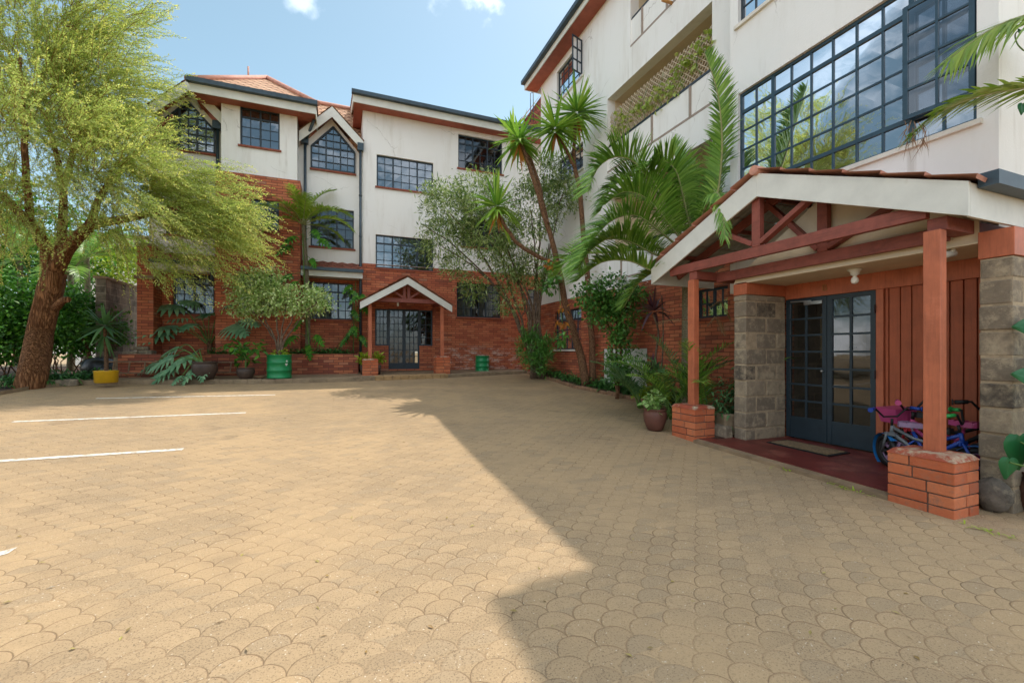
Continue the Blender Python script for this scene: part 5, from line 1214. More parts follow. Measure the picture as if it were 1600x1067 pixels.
for (px, py, d, lb, s) in ((135, 400, 17, 'feather palm over the stone wall left of the far block', 1.0), (110, 430, 15.5, 'small feather palm rising from the hedge behind the forked trunk', .8), (30, 395, 17.5, 'feather palm half hidden behind the trunk at the left edge', .9)):
    cc = PD(px, py, d); bb_ = cc.copy(); bb_[2] = -.8
    palm(lb, bb_, cc, [(random.uniform(0, 6.28) if k > 5 else k * 1.05, random.uniform(.4, 1.3), 2.6 * s, random.uniform(1.2, 1.9)) for k in range(11)], 'palm', nl=36, lw=.05)
gh = thing('house', 'grey house with blue louvred window beyond the garden wall', 'house', (-8.2, 27, -.8))
hc = PD(185, 395, 26); m = MB(); wall(m, 'Y', hc[1], .25, hc[0] - 2.2, hc[0] + 2.6, -1, hc[2] + .9, [(hc[0] - 1.1, hc[0] + 1.0, hc[2] - .5, hc[2] + .45)]); m.box((hc[0] - 2.2, hc[1] + .25, -1), (hc[0] - 1.95, hc[1] + 5, hc[2] + .9)); m.build('wall', M['stucco'], gh)
m = MB(); n = 7
for k in range(n): z = hc[2] - .5 + .95 * (k + .5) / n; m.hexa([(hc[0] - 1.1, hc[1] + .06, z - .05), (hc[0] + 1, hc[1] + .06, z - .05), (hc[0] + 1, hc[1] + .13, z + .04), (hc[0] - 1.1, hc[1] + .13, z + .04), (hc[0] - 1.1, hc[1] + .05, z - .04), (hc[0] + 1, hc[1] + .05, z - .04), (hc[0] + 1, hc[1] + .12, z + .05), (hc[0] - 1.1, hc[1] + .12, z + .05)])
m.box((hc[0] + .5, hc[1] + .02, hc[2] - .5), (hc[0] + .55, hc[1] + .16, hc[2] + .45)); m.build('window', plain('blue_grey_louvre', '#7f93a3', .3, .1, 9), gh)
m = MB(); m.box((hc[0] - 1.2, hc[1] + .8, hc[2] - .6), (hc[0] + 1.1, hc[1] + .85, hc[2] + .5)); m.build('interior_room', M['dark'], gh)
m = MB(); m.box((hc[0] - 2.5, hc[1] - .4, hc[2] + .9), (hc[0] + 2.9, hc[1] + 5, hc[2] + 1.05)); m.build('roof', M['concrete'], gh)

# ------------------------------------------------------------------ rosettes of sword leaves
def rosette(nb, c, n, L, W, axis=(0, 0, 1), lo=-.75, droop=.22, hi=1.):
    z = RNG.uniform(lo, hi, n); a = RNG.uniform(0, 2 * math.pi, n); ax = nrmz(np.array(axis, float)); o1 = nrmz(np.cross(ax, [1, .3, .2])); o2 = np.cross(ax, o1); r = np.sqrt(np.clip(1 - z * z, 0, 1))
    D = nrmz(ax * z[:, None] + o1 * (r * np.cos(a))[:, None] + o2 * (r * np.sin(a))[:, None]); S = nrmz(np.cross(D, UPV) + rdir(n) * .15)
    nb.add(*straps(np.repeat(np.array(c, float)[None], n, 0) + D * .05, D, S, L * RNG.uniform(.7, 1.08, n), W * RNG.uniform(.85, 1.1, n), 5, droop * RNG.uniform(.1, 1.6, n) * (1.1 - np.abs(z))))
def skirt(nb, c, n, L, W):
    a = RNG.uniform(0, 2 * math.pi, n); D = nrmz(np.stack([np.cos(a) * .35, np.sin(a) * .35, -np.ones(n)], 1)); S = nrmz(np.cross(D, rdir(n))); nb.add(*straps(np.repeat(np.array(c)[None], n, 0) - UPV * .05, D, S, L * RNG.uniform(.6, 1, n), W, 3, .0))
dr = thing('dracaena', 'small dracaena with a rosette of sword leaves in the yellow tub', 'plant', P_yel + np.array([0, 0, .26]))
m = MB(); hd_ = PD(164, 512, 11.55); limb(m, [P_yel + np.array([0, 0, .2]), PD(166, 555, 11.6), hd_], .05, .04, 8); m.build('trunk', M['bark_b'], dr)
nb = NB(); rosette(nb, hd_ + np.array([0, 0, .05]), 46, .78, .085, lo=-.55, droop=.3); rosette(nb, hd_ - np.array([0, 0, .2]), 14, .65, .08, lo=-.9, hi=-.3); nb.build('leaf_rosette', M['palm_b'], dr)
def yucca(label, base, stems, heads):
    t = thing('yucca_tree', label, 'tree', base); m = MB()
    for pts, r0, r1 in stems: limb(m, pts, r0, r1, 10, .012, 14)
    m.build('trunk', M['bark_b'], t); nb, db = NB(), NB()
    for c, L, n in heads: rosette(nb, c, n, L, .095, lo=-.6); rosette(nb, c - UPV * .12, n // 3, L * .9, .085, lo=-.7, hi=.2, droop=.5); skirt(db, c - UPV * .1, 6, .75, .07)
    nb.build('crown', M['yucca'], t); db.build('dead_leaves', M['dead'], t); return t
yb1_ = PX(917, 598, 6.45); yb1_[2] = zg(yb1_[1]) + .1; D1 = 12.4
yucca('leaning yucca with three spiky heads growing from the bed in front of the oleander', yb1_, [([yb1_, PD(903, 540, 12.4), PD(885, 480, 12.2), PD(868, 400, 12), PD(850, 335, 11.9), PD(815, 225, 11.8)], .13, .05), ([PD(872, 415, 12), PD(830, 395, 11.7), PD(800, 370, 11.5), PD(778, 332, 11.4)], .06, .045), ([PD(856, 350, 11.9), PD(842, 290, 12.2), PD(826, 240, 12.3), PD(806, 210, 12.4)], .05, .04)], [(PD(811, 218, 11.8), .85, 54), (PD(776, 322, 11.4), .9, 60), (PD(802, 205, 12.4), .6, 34)])
yb2_ = PX(926, 596, 6.6); yb2_[2] = zg(yb2_[1]) + .1
yucca('upright yucca with two spiky heads in front of the tall white wall', yb2_, [([yb2_, PD(924, 520, 12.6), PD(918, 430, 12.5), PD(908, 330, 12.4), PD(903, 285, 12.4), PD(896, 250, 12.4), PD(900, 185, 12.4)], .10, .045), ([PD(899, 262, 12.4), PD(885, 235, 12.2), PD(871, 208, 12)], .05, .045)], [(PD(901, 176, 12.4), 1.05, 74), (PD(868, 200, 12), 1.0, 66)])
# ------------------------------------------------------------------ oleander by the corner
ob = PD(838, 582, 14.6); ob[2] = zg(ob[1]) + .1; ol = thing('oleander', 'large many stemmed grey green oleander in the corner between the two blocks', 'shrub', ob)
m = MB(); tips = [(700, 330, 13.4), (735, 300, 13.4), (690, 385, 13.6), (765, 380, 13.6), (830, 330, 13.6), (850, 270, 13.8), (800, 430, 13.8), (880, 300, 13.6), (770, 330, 13.2), (835, 420, 14), (660, 350, 13.4), (815, 500, 14.3), (860, 380, 13.8)]
for i, (x, y, d) in enumerate(tips):
    e = PD(x, y, d); b = ob + np.array([random.uniform(-.18, .22), random.uniform(-.15, .15), -.1]); k = PD(838 + (x - 838) * .25 + random.uniform(-6, 6), 480, 14.3); limb(m, [b, (b + k) / 2 + np.array([random.uniform(-.05, .05), 0, 0]), k, (k + e) / 2 + np.array([0, 0, .25]), e], random.uniform(.05, .085), .015, 7, .02, 14)
m.build('stems', M['bark_g'], ol)
leafy('crown', ol, [(PD(700, 325, 13.3), (.85, .8, .75)), (PD(745, 305, 13.3), (.8, .8, .7)), (PD(690, 375, 13.5), (.7, .7, .6)), (PD(765, 365, 13.5), (.9, .8, .85)), (PD(830, 330, 13.6), (.9, .8, .9)), (PD(852, 275, 13.8), (.7, .7, .65)), (PD(800, 405, 13.8), (.8, .7, .7)), (PD(878, 305, 13.6), (.6, .6, .6)), (PD(675, 300, 13.3), (.35, .35, .3)), (PD(835, 420, 14), (.7, .6, .7)), (PD(715, 415, 13.5), (.5, .5, .35)), (PD(740, 452, 13.8), (.45, .4, .35)), (PD(795, 465, 14), (.4, .4, .5))], 14500, .17, .042, M['oleander'], .13, 12, .35, drop=.1)
leafy('low_shoots', ol, [(PD(826, 545, 14.3), (.3, .3, .75)), (PD(846, 560, 14.1), (.3, .3, .55)), (PD(856, 545, 14), (.22, .22, .35))], 1300, .2, .045, M['climber'], .1, 10, .2, drop=-.5)

# ------------------------------------------------------------------ shrubs in the drum and pots
sh = thing('potted_shrub', 'pale variegated shrub with a wide crown growing from the green drum', 'shrub', P_d1 + np.array([0, 0, .58]))
m = MB(); sb0 = P_d1 + np.array([0, 0, .5]); dS = math.hypot(0, 0)
def dep(p): return p[0] * SN + p[1] * CS
dS = dep(P_d1) + .1
for tip in ((400, 440), (430, 450), (470, 455), (385, 470), (495, 470), (450, 440)):
    limb(m, [sb0, PD(436 + (tip[0] - 436) * .15, 530, dS), PD(436 + (tip[0] - 436) * .6, 497, dS), PD(*tip, dS + random.uniform(-.2, .2))], .035, .012, 7, .015, 10)
m.build('stems', M['bark_g'], sh)
leafy('crown', sh, [(PD(395, 450, dS), (.62, .6, .5)), (PD(425, 470, dS), (.62, .6, .42)), (PD(420, 432, dS), (.35, .4, .28)), (PD(465, 468, dS + .1), (.6, .55, .4)), (PD(500, 468, dS + .1), (.33, .35, .3)), (PD(380, 480, dS), (.4, .4, .3))], 6500, .10, .055, M['shrub'], .11, 14, .45)
leafy('low_shoots', sh, [(P_d1 + np.array([0, 0, .68]), (.22, .22, .06))], 160, .08, .05, M['lime'], .05, 8, .3)
sp = thing('potted_plant', 'young rubber leaved plant in the small dark bowl pot', 'plant', P_sm + np.array([0, 0, .28]))
m = MB(); dq = dep(P_sm)
for tip in ((372, 540), (385, 533), (398, 545), (380, 560)): limb(m, [P_sm + np.array([0, 0, .25]), PD(384, 562, dq), PD(*tip, dq + random.uniform(-.1, .1))], .014, .007, 6)
m.build('stems', M['stalk'], sp); leafy('leaves', sp, [(PD(375, 543, dq), (.28, .28, .12)), (PD(393, 543, dq), (.25, .25, .14)), (PD(384, 562, dq), (.2, .2, .12))], 130, .2, .11, M['hedge'], .07, 5, .3)
# split-leaf philodendrons
def split_leaf(nb, base, d, nrm, L, W, droop=.35, lobes=8):
    d = nrmz(np.array(d, float)); s = nrmz(np.cross(d, nrm)); u = np.cross(s, d)
    mid = lambda t: base + d * L * t - UPV * (droop * L * t * t) + u * 0
    P, D, S, LL, WW = [], [], [], [], []
    for sd in (-1, 1):
        for k in range(lobes):
            t = .03 + .92 * k / (lobes - 1); a = math.radians(118 - 95 * k / (lobes - 1)); prof = math.sin(math.pi * (.22 + .68 * k / (lobes - 1))) ** .7
            dd = d * math.cos(a) + s * sd * math.sin(a); dd = dd - UPV * .12 + u * .1; P.append(mid(t)); D.append(nrmz(dd)); S.append(nrmz(np.cross(D[-1], u))); LL.append(W / 2 * prof * 1.05); WW.append(L * .135)
    nb.add(*straps(P, D, S, LL, WW, 4, .35, prof=lambda q: (1 if q < .5 else (1 - (q - .5) * 1.3) if q < .99 else .12)))
    web = []
    for sd in (-1, 1):
        for k in range(7):
            t0, t1 = k / 7, (k + 1) / 7; w0, w1 = [W * .5 * .5 * math.sin(math.pi * (.2 + .75 * t)) ** .8 for t in (t0, t1)]
            web += [mid(t0), mid(t1), mid(t1) + s * sd * w1 - UPV * .05 * w1 + u * .01, mid(t0) + s * sd * w0 - UPV * .05 * w0 + u * .01]
    nb.add(web, np.arange(len(web)).reshape(-1, 4))
def monstera(label, base, root, leaves, name='monstera', mat='monstera', stemr=.05):
    t = thing(name, label, 'plant', base); nb = NB(); m = MB()
    for (tip, L, W, dr_) in leaves:
        tip = np.array(tip); v = tip - root; h = nrmz(v * np.array([1, 1, .25]) + np.array([0, -.25, -.15])); j = tip - h * L * .35
        limb(m, [root, root + v * .45 + UPV * .22 * np.linalg.norm(v), j], .018, .010, 6, 0, 8)
        split_leaf(nb, j, h, nrmz(UPV + np.array([-SN, -CS, 0]) * .75 + RNG.normal(size=3) * .12), L, W, dr_)
    nb.build('leaves', M[mat], t); m.build('stalks', M['stalk'], t); return t, m
rt = PD(327, 545, 13.5); mb_ = rt.copy(); mb_[2] = -.13
t, _ = monstera('tall split leaf monstera standing in the brick planter by the barred window', mb_, rt + np.array([0, 0, .1]), [(PD(265, 478, 13.2), .85, .75, .3), (PD(300, 472, 13.4), .5, .5, .3), (PD(258, 510, 13.0), .9, .8, .35), (PD(325, 488, 13.2), .85, .75, .35), (PD(350, 475, 13.4), .6, .55, .3), (PD(365, 510, 13.1), .95, .8, .3), (PD(385, 500, 13.3), .7, .6, .3), (PD(250, 522, 12.9), .7, .6, .4), (PD(300, 505, 12.9), .7, .65, .4), (PD(280, 492, 13.5), .6, .55, .3)])
m = MB(); limb(m, [rt + np.array([0, 0, -.4]), rt + np.array([.02, 0, 0]), rt + np.array([0, 0, .25])], .09, .07, 9); m.build('trunk', M['bark_b'], t)
rt2 = P_mon + np.array([-.05, 0, .46])
monstera('low split leaf monstera spilling from the big clay pot over the kerb', P_mon + np.array([0, 0, .44]), rt2, [(PD(258, 560, 12.0), .62, .62, .5), (PD(285, 560, 11.7), .68, .66, .5), (PD(306, 548, 12.3), .5, .48, .35), (PD(245, 585, 11.8), .5, .5, .7), (PD(318, 572, 11.7), .42, .4, .6), (PD(270, 545, 12.3), .5, .5, .3), (PD(235, 568, 12.2), .5, .5, .5), (PD(300, 578, 11.6), .45, .42, .6), (PD(262, 578, 11.6), .5, .5, .6), (PD(278, 590, 11.4), .3, .25, .8)])
# palm with climbing philodendron in front of the gabled bay
pb = PD(481, 556, 14.0); pb[2] = -.13; pc = PD(474, 352, 14.0)
palm('slender feather palm standing in the planter in front of the gabled bay', pb, pc, [(.1, 1.0, 1.7, 1.6), (2.9, 1.1, 1.8, 1.5), (-.3, .55, 1.7, 1.5), (3.4, .7, 1.8, 1.4), (1.4, 1.25, 1.6, 1.0), (-1.4, 1.1, 1.5, 1.4), (2.4, 1.4, 1.8, .9), (.6, 1.35, 1.9, 1.0), (3.9, .3, 1.5, 1.5), (-.8, .9, 1.5, 1.6), (-2.2, .9, 1.4, 1.6), (4.4, 1.2, 1.5, 1.2), (.0, .2, 1.3, 1.2)], 'palm_y', tr_r=.085, nl=44, lw=.04, lm=.62)
cb = pb + np.array([.08, -.1, 0]); lv = []
for (x, y) in ((462, 370), (488, 360), (500, 375), (455, 385), (485, 405), (465, 440), (492, 450), (455, 460), (500, 470), (470, 500), (462, 525), (492, 525), (480, 540), (455, 430), (478, 470)): lv.append((PD(x, y, 13.75 + random.uniform(-.1, .1)), .42, .38, .5))
t = thing('climbing_philodendron', 'split leaf climber wound round the slender palm trunk', 'climber', cb); nb = NB(); m = MB(); limb(m, [cb, PD(479, 500, 13.85), PD(475, 430, 13.88), PD(473, 365, 13.9)], .025, .015, 6); 
for (p, L, W, dr_) in lv:
    c0 = PD(477, (HY - p[2] / dep(p) * F), 13.88); limb(m, [c0, (c0 + p) / 2 + UPV * .08, p], .009, .007, 5, 0, 4); h = nrmz((p - c0) * np.array([1, 1, 0]) + np.array([0, -.12, -.12])); split_leaf(nb, p, h, nrmz(UPV * .6 + np.array([-SN, -CS, 0])), L, W, dr_, 6)
nb.build('leaves', M['hedge'], t); m.build('stems', M['stalk'], t)
# climbing leaves beside the far porch
vb = PD(552, 556, 15.0); vb[2] = -.13; t = thing('climbing_philodendron', 'split leaf climber on the brick wall just left of the far porch', 'climber', vb); nb = NB(); m = MB(); limb(m, [vb, PD(553, 500, 14.9), PD(556, 440, 14.9)], .02, .012, 6)
for i in range(11):
    p = PD(random.uniform(543, 566), random.uniform(445, 545), 14.75); split_leaf(nb, p, nrmz(np.array([random.uniform(-1, 1), -.5, -.3])), nrmz(UPV * .6 + np.array([-SN, -CS, 0])), .36, .33, .5, 6); limb(m, [PD(554, 490, 14.9), p], .008, .006, 5, 0, 3)
nb.build('leaves', M['hedge'], t); m.build('stems', M['stalk'], t)
for x, lb in ((567, 'clump of pale green leaves behind the left pedestal of the far porch'), (589, 'clump of pale green leaves right of the left thin post of the far porch')):
    p = PY(x + 1, 556, 14.72); p[2] = -.4; t = thing('leafy_plant', lb, 'plant', (p[0], p[1], -.7)); m = MB(); m.lathe((p[0], p[1], -.72), [(.08, 0), (.12, .3), (.10, .3)], 14); m.build('pot', M['dark_pot'], t); leafy('leaves', t, [((p[0], p[1], -.2), (.18, .12, .13))], 120, .14, .07, M['lime'], .05, 6, .2, drop=-.3)

# ------------------------------------------------------------------ ground cover (uncountable)
def cover(label, regions, leaves, L, W, mat, h=.18, name='ground_cover'):
    Ps = []
    tot = sum(r[4] for r in regions)
    for (x0, y0, x1, y1, wt, z) in regions:
        k = int(leaves * wt / tot); s = RNG.uniform(0, 1, k); p = np.stack([x0 + (x1 - x0) * s + RNG.normal(size=k) * .1, y0 + (y1 - y0) * s + RNG.normal(size=k) * .1, np.full(k, z) if z is not None else np.zeros(k)], 1)
        if z is None: p[:, 2] = [zg(y) + .08 for y in p[:, 1]]
        Ps.append(p)
    P = np.concatenate(Ps); n = len(P); nb = NB(); hh = np.abs(RNG.normal(size=n)) * h * .5; D = nrmz(rdir(n) * np.array([1, 1, .4]) + UPV * .55)
    nb.add(*straps(P + UPV * hh[:, None], D, nrmz(np.cross(D, UPV) + rdir(n) * .1), L * RNG.uniform(.6, 1.2, n), W * RNG.uniform(.7, 1.2, n), 3, .7, prof=lambda q: (.35, .95, .8, .05)[int(round(q * 3))]))
    return tag(nb.build(name, M[mat], base=P.mean(0)), label, 'ground cover', kind='stuff')
cover('low green leaves covering the soil of the brick planter', [(-1.6, 15.45, .3, 15.5, 3, -.1), (-3.6, 15.4, -2.6, 15.45, 1.2, -.1), (-1.0, 15.7, .3, 15.8, 1.5, -.08)], 1500, .16, .06, 'ground_leaf')
g = [PG(*q) for q in ((838, 586), (870, 597), (905, 607), (945, 615), (985, 624), (1020, 632), (1060, 645))]
cover('low dark green strap leaves along the stone edged bed', [(a[0] + .32, a[1], b[0] + .32, b[1], 1.5 if a[1] < 11 else .8, None) for a, b in zip(g[:-1], g[1:])], 3000, .26, .05, 'ground_leaf', .2)
a, b = PG(-30, 612), PG(120, 602); cover('grassy leaves at the foot of the leaning tree', [(a[0], a[1] + .35, b[0], b[1] + .35, 1, None), (a[0], a[1] + .9, b[0] + .3, b[1] + .9, 1, None)], 900, .34, .045, 'ground_leaf', .2)
a, b = PG(35, 606), PG(62, 603); cover('bright broad leaves at the kerb below the leaning trunk', [(a[0], a[1] + .1, b[0], b[1] + .12, 1, None)], 50, .22, .1, 'lime', .25)
cover('lime green foliage low in the bed below the purple cordyline', [(PX(1000, 600, 6.1)[0], PX(1000, 600, 6.1)[1], PX(1040, 600, 6.0)[0], PX(1040, 600, 6.0)[1], 1, -.98)], 260, .16, .08, 'lime', .25)
a = PX(1135, 640, 6.0); cover('feathery dark leaves in the bed beside the porch side wall', [(5.5, 5.25, 6.3, 5.3, 1, -1.15), (5.9, 5.1, 6.5, 5.4, 1, -1.0)], 900, .22, .04, 'palm_b', .6)

# ------------------------------------------------------------------ bed beside the near block
bc = PD(1078, 385, 8.1); bb_ = bc.copy(); bb_[2] = -1.2
def fr_to(nb, rb, pts_px, nleaf, lm, w, **kw):
    P = np.array([PD(*q) for q in pts_px]); out = []
    n = 16
    for i in range(n + 1):
        x = i / n * (len(P) - 1); k = min(int(x), len(P) - 2); f = x - k; p0, p1, p2, p3 = P[max(k - 1, 0)], P[k], P[k + 1], P[min(k + 2, len(P) - 1)]
        out.append(.5 * ((2 * p1) + (-p0 + p2) * f + (2 * p0 - 5 * p1 + 4 * p2 - p3) * f * f + (-p0 + 3 * p1 - 3 * p2 + p3) * f ** 3))
    frond(nb, rb, np.array(out), nleaf, lm, w, **kw)
t = thing('palm_tree', 'big feather palm arching out of the bed over the porch roof corner', 'palm', bb_); m = MB(); limb(m, [bb_, bb_ + np.array([.05, .05, 1.3]), bc - UPV * .35, bc], .17, .12, 14, 0, 14); m.build('trunk', M['palm_trunk'], t)
nb, rb = NB(), MB(); kw = dict(vee=.45, ang=.28, droop=.22, r0=.024, start=.16, jit=.07)
fr_to(nb, rb, [(1072, 390, 8.1), (1040, 330, 8.0), (1000, 262, 8.0), (965, 245, 8.0), (935, 262, 8.0), (918, 300, 7.9)], 165, .82, .026, **kw)
fr_to(nb, rb, [(1070, 395, 8.1), (1035, 365, 7.7), (995, 337, 7.6), (955, 345, 7.5), (920, 385, 7.4), (905, 425, 7.3)], 165, .80, .026, **kw)
fr_to(nb, rb, [(1068, 400, 8.1), (1030, 425, 7.6), (985, 408, 7.6), (940, 410, 7.6), (900, 440, 7.5)], 110, .66, .032, **kw)
fr_to(nb, rb, [(1085, 390, 8.0), (1115, 330, 7.4), (1128, 240, 7.1), (1122, 150, 6.9), (1102, 85, 6.8)], 140, .5, .032, vee=.7, ang=.8, droop=.15, r0=.028, start=.2)
fr_to(nb, rb, [(1082, 385, 8.1), (1075, 320, 8.1), (1062, 270, 8.1), (1048, 222, 8.1)], 90, .5, .03, vee=1.1, ang=1.0, droop=.0, r0=.024)
fr_to(nb, rb, [(1085, 385, 8.1), (1068, 310, 7.9), (1055, 265, 7.8), (1030, 250, 7.8), (1010, 262, 7.7)], 100, .66, .032, **kw)
fr_to(nb, rb, [(1085, 392, 8.2), (1100, 340, 8.3), (1090, 300, 8.5), (1060, 290, 8.7)], 90, .66, .032, **kw)
fr_to(nb, rb, [(1075, 398, 8.2), (1010, 390, 8.5), (950, 395, 8.9), (895, 400, 9.2), (870, 430, 9.3)], 100, .7, .032, **kw)
fr_to(nb, rb, [(1085, 390, 8.1), (1095, 345, 7.5), (1112, 305, 6.9), (1126, 310, 6.3), (1133, 372, 5.95)], 56, .34, .03, vee=.0, ang=.9, droop=.5, r0=.022)
fr_to(nb, rb, [(1072, 400, 8.1), (1040, 415, 7.9), (1000, 440, 7.9), (975, 480, 7.9)], 80, .55, .03, **kw)
fr_to(nb, rb, [(1080, 390, 8.1), (1060, 340, 8.4), (1030, 300, 8.8), (1000, 290, 9.2), (975, 310, 9.4)], 100, .72, .032, **kw)
fr_to(nb, rb, [(1078, 392, 8.0), (1045, 350, 7.8), (1010, 310, 7.7), (975, 300, 7.7), (945, 320, 7.7)], 110, .7, .032, **kw)
fr_to(nb, rb, [(1090, 392, 8.0), (1108, 330, 7.8), (1118, 270, 7.7), (1108, 230, 7.7)], 90, .55, .032, **kw)
fr_to(nb, rb, [(1070, 395, 8.0), (1020, 385, 7.6), (975, 365, 7.5), (930, 385, 7.4), (900, 420, 7.3)], 130, .7, .026, **kw)
fr_to(nb, rb, [(1085, 388, 8.2), (1060, 330, 8.3), (1020, 285, 8.4), (985, 275, 8.5), (955, 295, 8.5), (938, 330, 8.5)], 140, .74, .026, **kw)
fr_to(nb, rb, [(1080, 392, 8.0), (1052, 345, 7.9), (1030, 300, 7.9), (1015, 275, 7.9), (1000, 285, 7.9)], 110, .66, .026, **kw)
fr_to(nb, rb, [(1072, 400, 8.0), (1030, 400, 7.7), (985, 378, 7.6), (945, 375, 7.5), (915, 400, 7.4)], 120, .6, .026, **kw)
fr_to(nb, rb, [(1085, 395, 8.2), (1085, 340, 8.3), (1075, 300, 8.4), (1050, 270, 8.5), (1030, 262, 8.6)], 110, .6, .026, **kw)
fr_to(nb, rb, [(1090, 395, 8.0), (1105, 350, 7.7), (1125, 320, 7.5), (1135, 330, 7.3)], 80, .5, .026, **kw)
nb.build('fronds', M['palm'], t); rb.build('stalks', M['stalk_p'], t)
# small clustering palms under it
k = 0
for (x, y, d, L, lb) in ((1000, 560, 8.9, 1.3, 'feathery young palm in front of the white cupboard doors'), (1045, 610, 7.8, 1.7, 'upright young palm clump just left of the far porch post'), (1105, 600, 7.4, 1.6, 'young palm clump between the far porch post and the porch side wall'), (1065, 540, 8.2, 1.6, 'arching young palm behind the far porch post')):
    b = PD(x, y, d); b[2] = zg(b[1]) + .08; nb, rb = NB(), MB(); t = thing('young_palm', lb, 'palm', b)
    for q in range(9): frond(nb, rb, arch(b + np.array([random.uniform(-.08, .08), random.uniform(-.08, .08), 0]), random.uniform(1.6, 5.4), random.uniform(1.05, 1.45), L * random.uniform(.75, 1.15), random.uniform(.7, 1.5)), 30, .34, .024, vee=.3, ang=.7, droop=.3, r0=.014, start=.28)
    nb.build('fronds', M['palm_b' if k in (0, 3) else 'palm'], t); rb.build('stalks', M['stalk'], t); k += 1
# dry seed heads hanging from the palm
straw = island('straw', ['#b59a6a', '#a3835a', '#c4ad82'], .8, .2)
t = thing('dry_palm_frond', 'dry straw coloured frond drooping right of the far porch post', 'frond', PD(1125, 520, 7.6))
for q in (((1110, 480, 7.6), (1125, 470, 7.6), (1140, 500, 7.5)), ((1105, 510, 7.7), (1118, 495, 7.7), (1128, 520, 7.6)), ((1095, 500, 7.7), (1050, 500, 7.6), (1030, 503, 7.6))):
    m = MB(); nb = NB(); P = np.array([PD(*z) for z in q]); frond(nb, m, np.array([P[0], (P[0] + P[1]) / 2, P[1], (P[1] + P[2]) / 2, P[2]]), 22, .2, .012, droop=.7, r0=.01); nb.build('leaflets', straw, t); m.build('stalk', M['wood'], t)
# climber column, white flowered
b = PD(965, 600, 10.6); b[2] = zg(b[1]) + .1; t = thing('climbing_shrub', 'glossy leaved climber with small white flowers before the white cupboard doors', 'climber', b); m = MB()
for q in range(4): limb(m, [b + np.array([random.uniform(-.08, .08), random.uniform(-.08, .08), -.1]), PD(966 + random.uniform(-10, 10), 540, 10.6), PD(955 + random.uniform(-18, 18), 480, 10.6), PD(955 + random.uniform(-30, 30), 445, 10.5)], .03, .012, 6, .02)
m.build('stems', M['bark_b'], t)
leafy('leaves', t, [(PD(960, 455, 10.5), (.55, .4, .35)), (PD(920, 462, 10.5), (.3, .3, .25)), (PD(965, 500, 10.5), (.42, .35, .4)), (PD(968, 550, 10.5), (.3, .3, .45)), (PD(985, 470, 10.4), (.4, .3, .35)), (PD(940, 490, 10.5), (.28, .25, .25)), (PD(968, 580, 10.5), (.22, .22, .25))], 4600, .11, .065, M['climber'], .1, 12, .4)
P, O = cloud([(PD(955, 440, 10.4), (.6, .4, .22)), (PD(985, 445, 10.3), (.3, .3, .2))], 260, .1, 8, .6); nb = NB(); nb.add(*leaf_quads(P, rdir(len(P)), rdir(len(P)), .06, .05)); tag(nb.build('flowers', plain('white_petal', '#e6e6e0', .6, .03), t), kind='stuff')
# vine hanging on the leaning yucca
vb = PD(880, 470, 12.0); t = thing('hanging_vine', 'heart leaved vine with a few brown leaves hanging on the leaning yucca stem', 'vine', PD(880, 540, 12.0)); m = MB(); limb(m, [PD(868, 400, 11.85), PD(872, 440, 11.8), PD(878, 500, 11.8), PD(882, 545, 11.8)], .012, .008, 6); m.build('stem', M['stalk'], t)
leafy('leaves', t, [(PD(866, 425, 11.75), (.18, .15, .35)), (PD(860, 450, 11.75), (.15, .15, .2)), (PD(884, 530, 11.75), (.15, .12, .25))], 170, .17, .12, M['climber'], .07, 6, .2, drop=.8); leafy('brown_leaves', t, [(PD(878, 495, 11.75), (.1, .1, .3)), (PD(858, 410, 11.75), (.1, .1, .12))], 30, .18, .11, M['dead'], .06, 5, .2, drop=.9)
# cordyline
b = PX(1022, 600, 6.0); b[2] = zg(b[1]) + .08; dC = dep(b); t = thing('cordyline', 'purple leaved cordyline with bare canes and a spiky top', 'plant', b); m = MB(); limb(m, [b, PD(1024, 560, dC), PD(1029, 520, dC), PD(1021, 492, dC)], .028, .018, 7); limb(m, [b + np.array([.05, 0, 0]), PD(1035, 560, dC), PD(1036, 500, dC), PD(1034, 462, dC)], .02, .012, 7); m.build('cane', M['bark_g'], t)
nb = NB(); rosette(nb, PD(1021, 487, dC), 26, .50, .085, lo=-.35, droop=.5); nb.build('leaf_rosette', M['cordyline'], t)
nb = NB(); rosette(nb, PD(1020, 580, dC - .1), 18, .45, .10, lo=-.1, droop=.6); nb.build('leaf_rosette', M['cordyline'], t)
# caladium in the clay pot
t = thing('caladium', 'pale mottled caladium filling the round brown pot', 'plant', P_cal + np.array([0, 0, .32])); leafy('leaves', t, [(P_cal + np.array([0, 0, .43]), (.17, .17, .10)), (P_cal + np.array([0, 0, .56]), (.09, .09, .08))], 150, .10, .085, M['caladium'], .04, 6, .3, drop=.1, out=.9)
m = MB()
for q in range(12): limb(m, [P_cal + np.array([0, 0, .3]), P_cal + np.array([random.uniform(-.14, .14), random.uniform(-.14, .14), .45])], .006, .004, 5, 0, 3)
m.build('stems', M['stalk'], t)

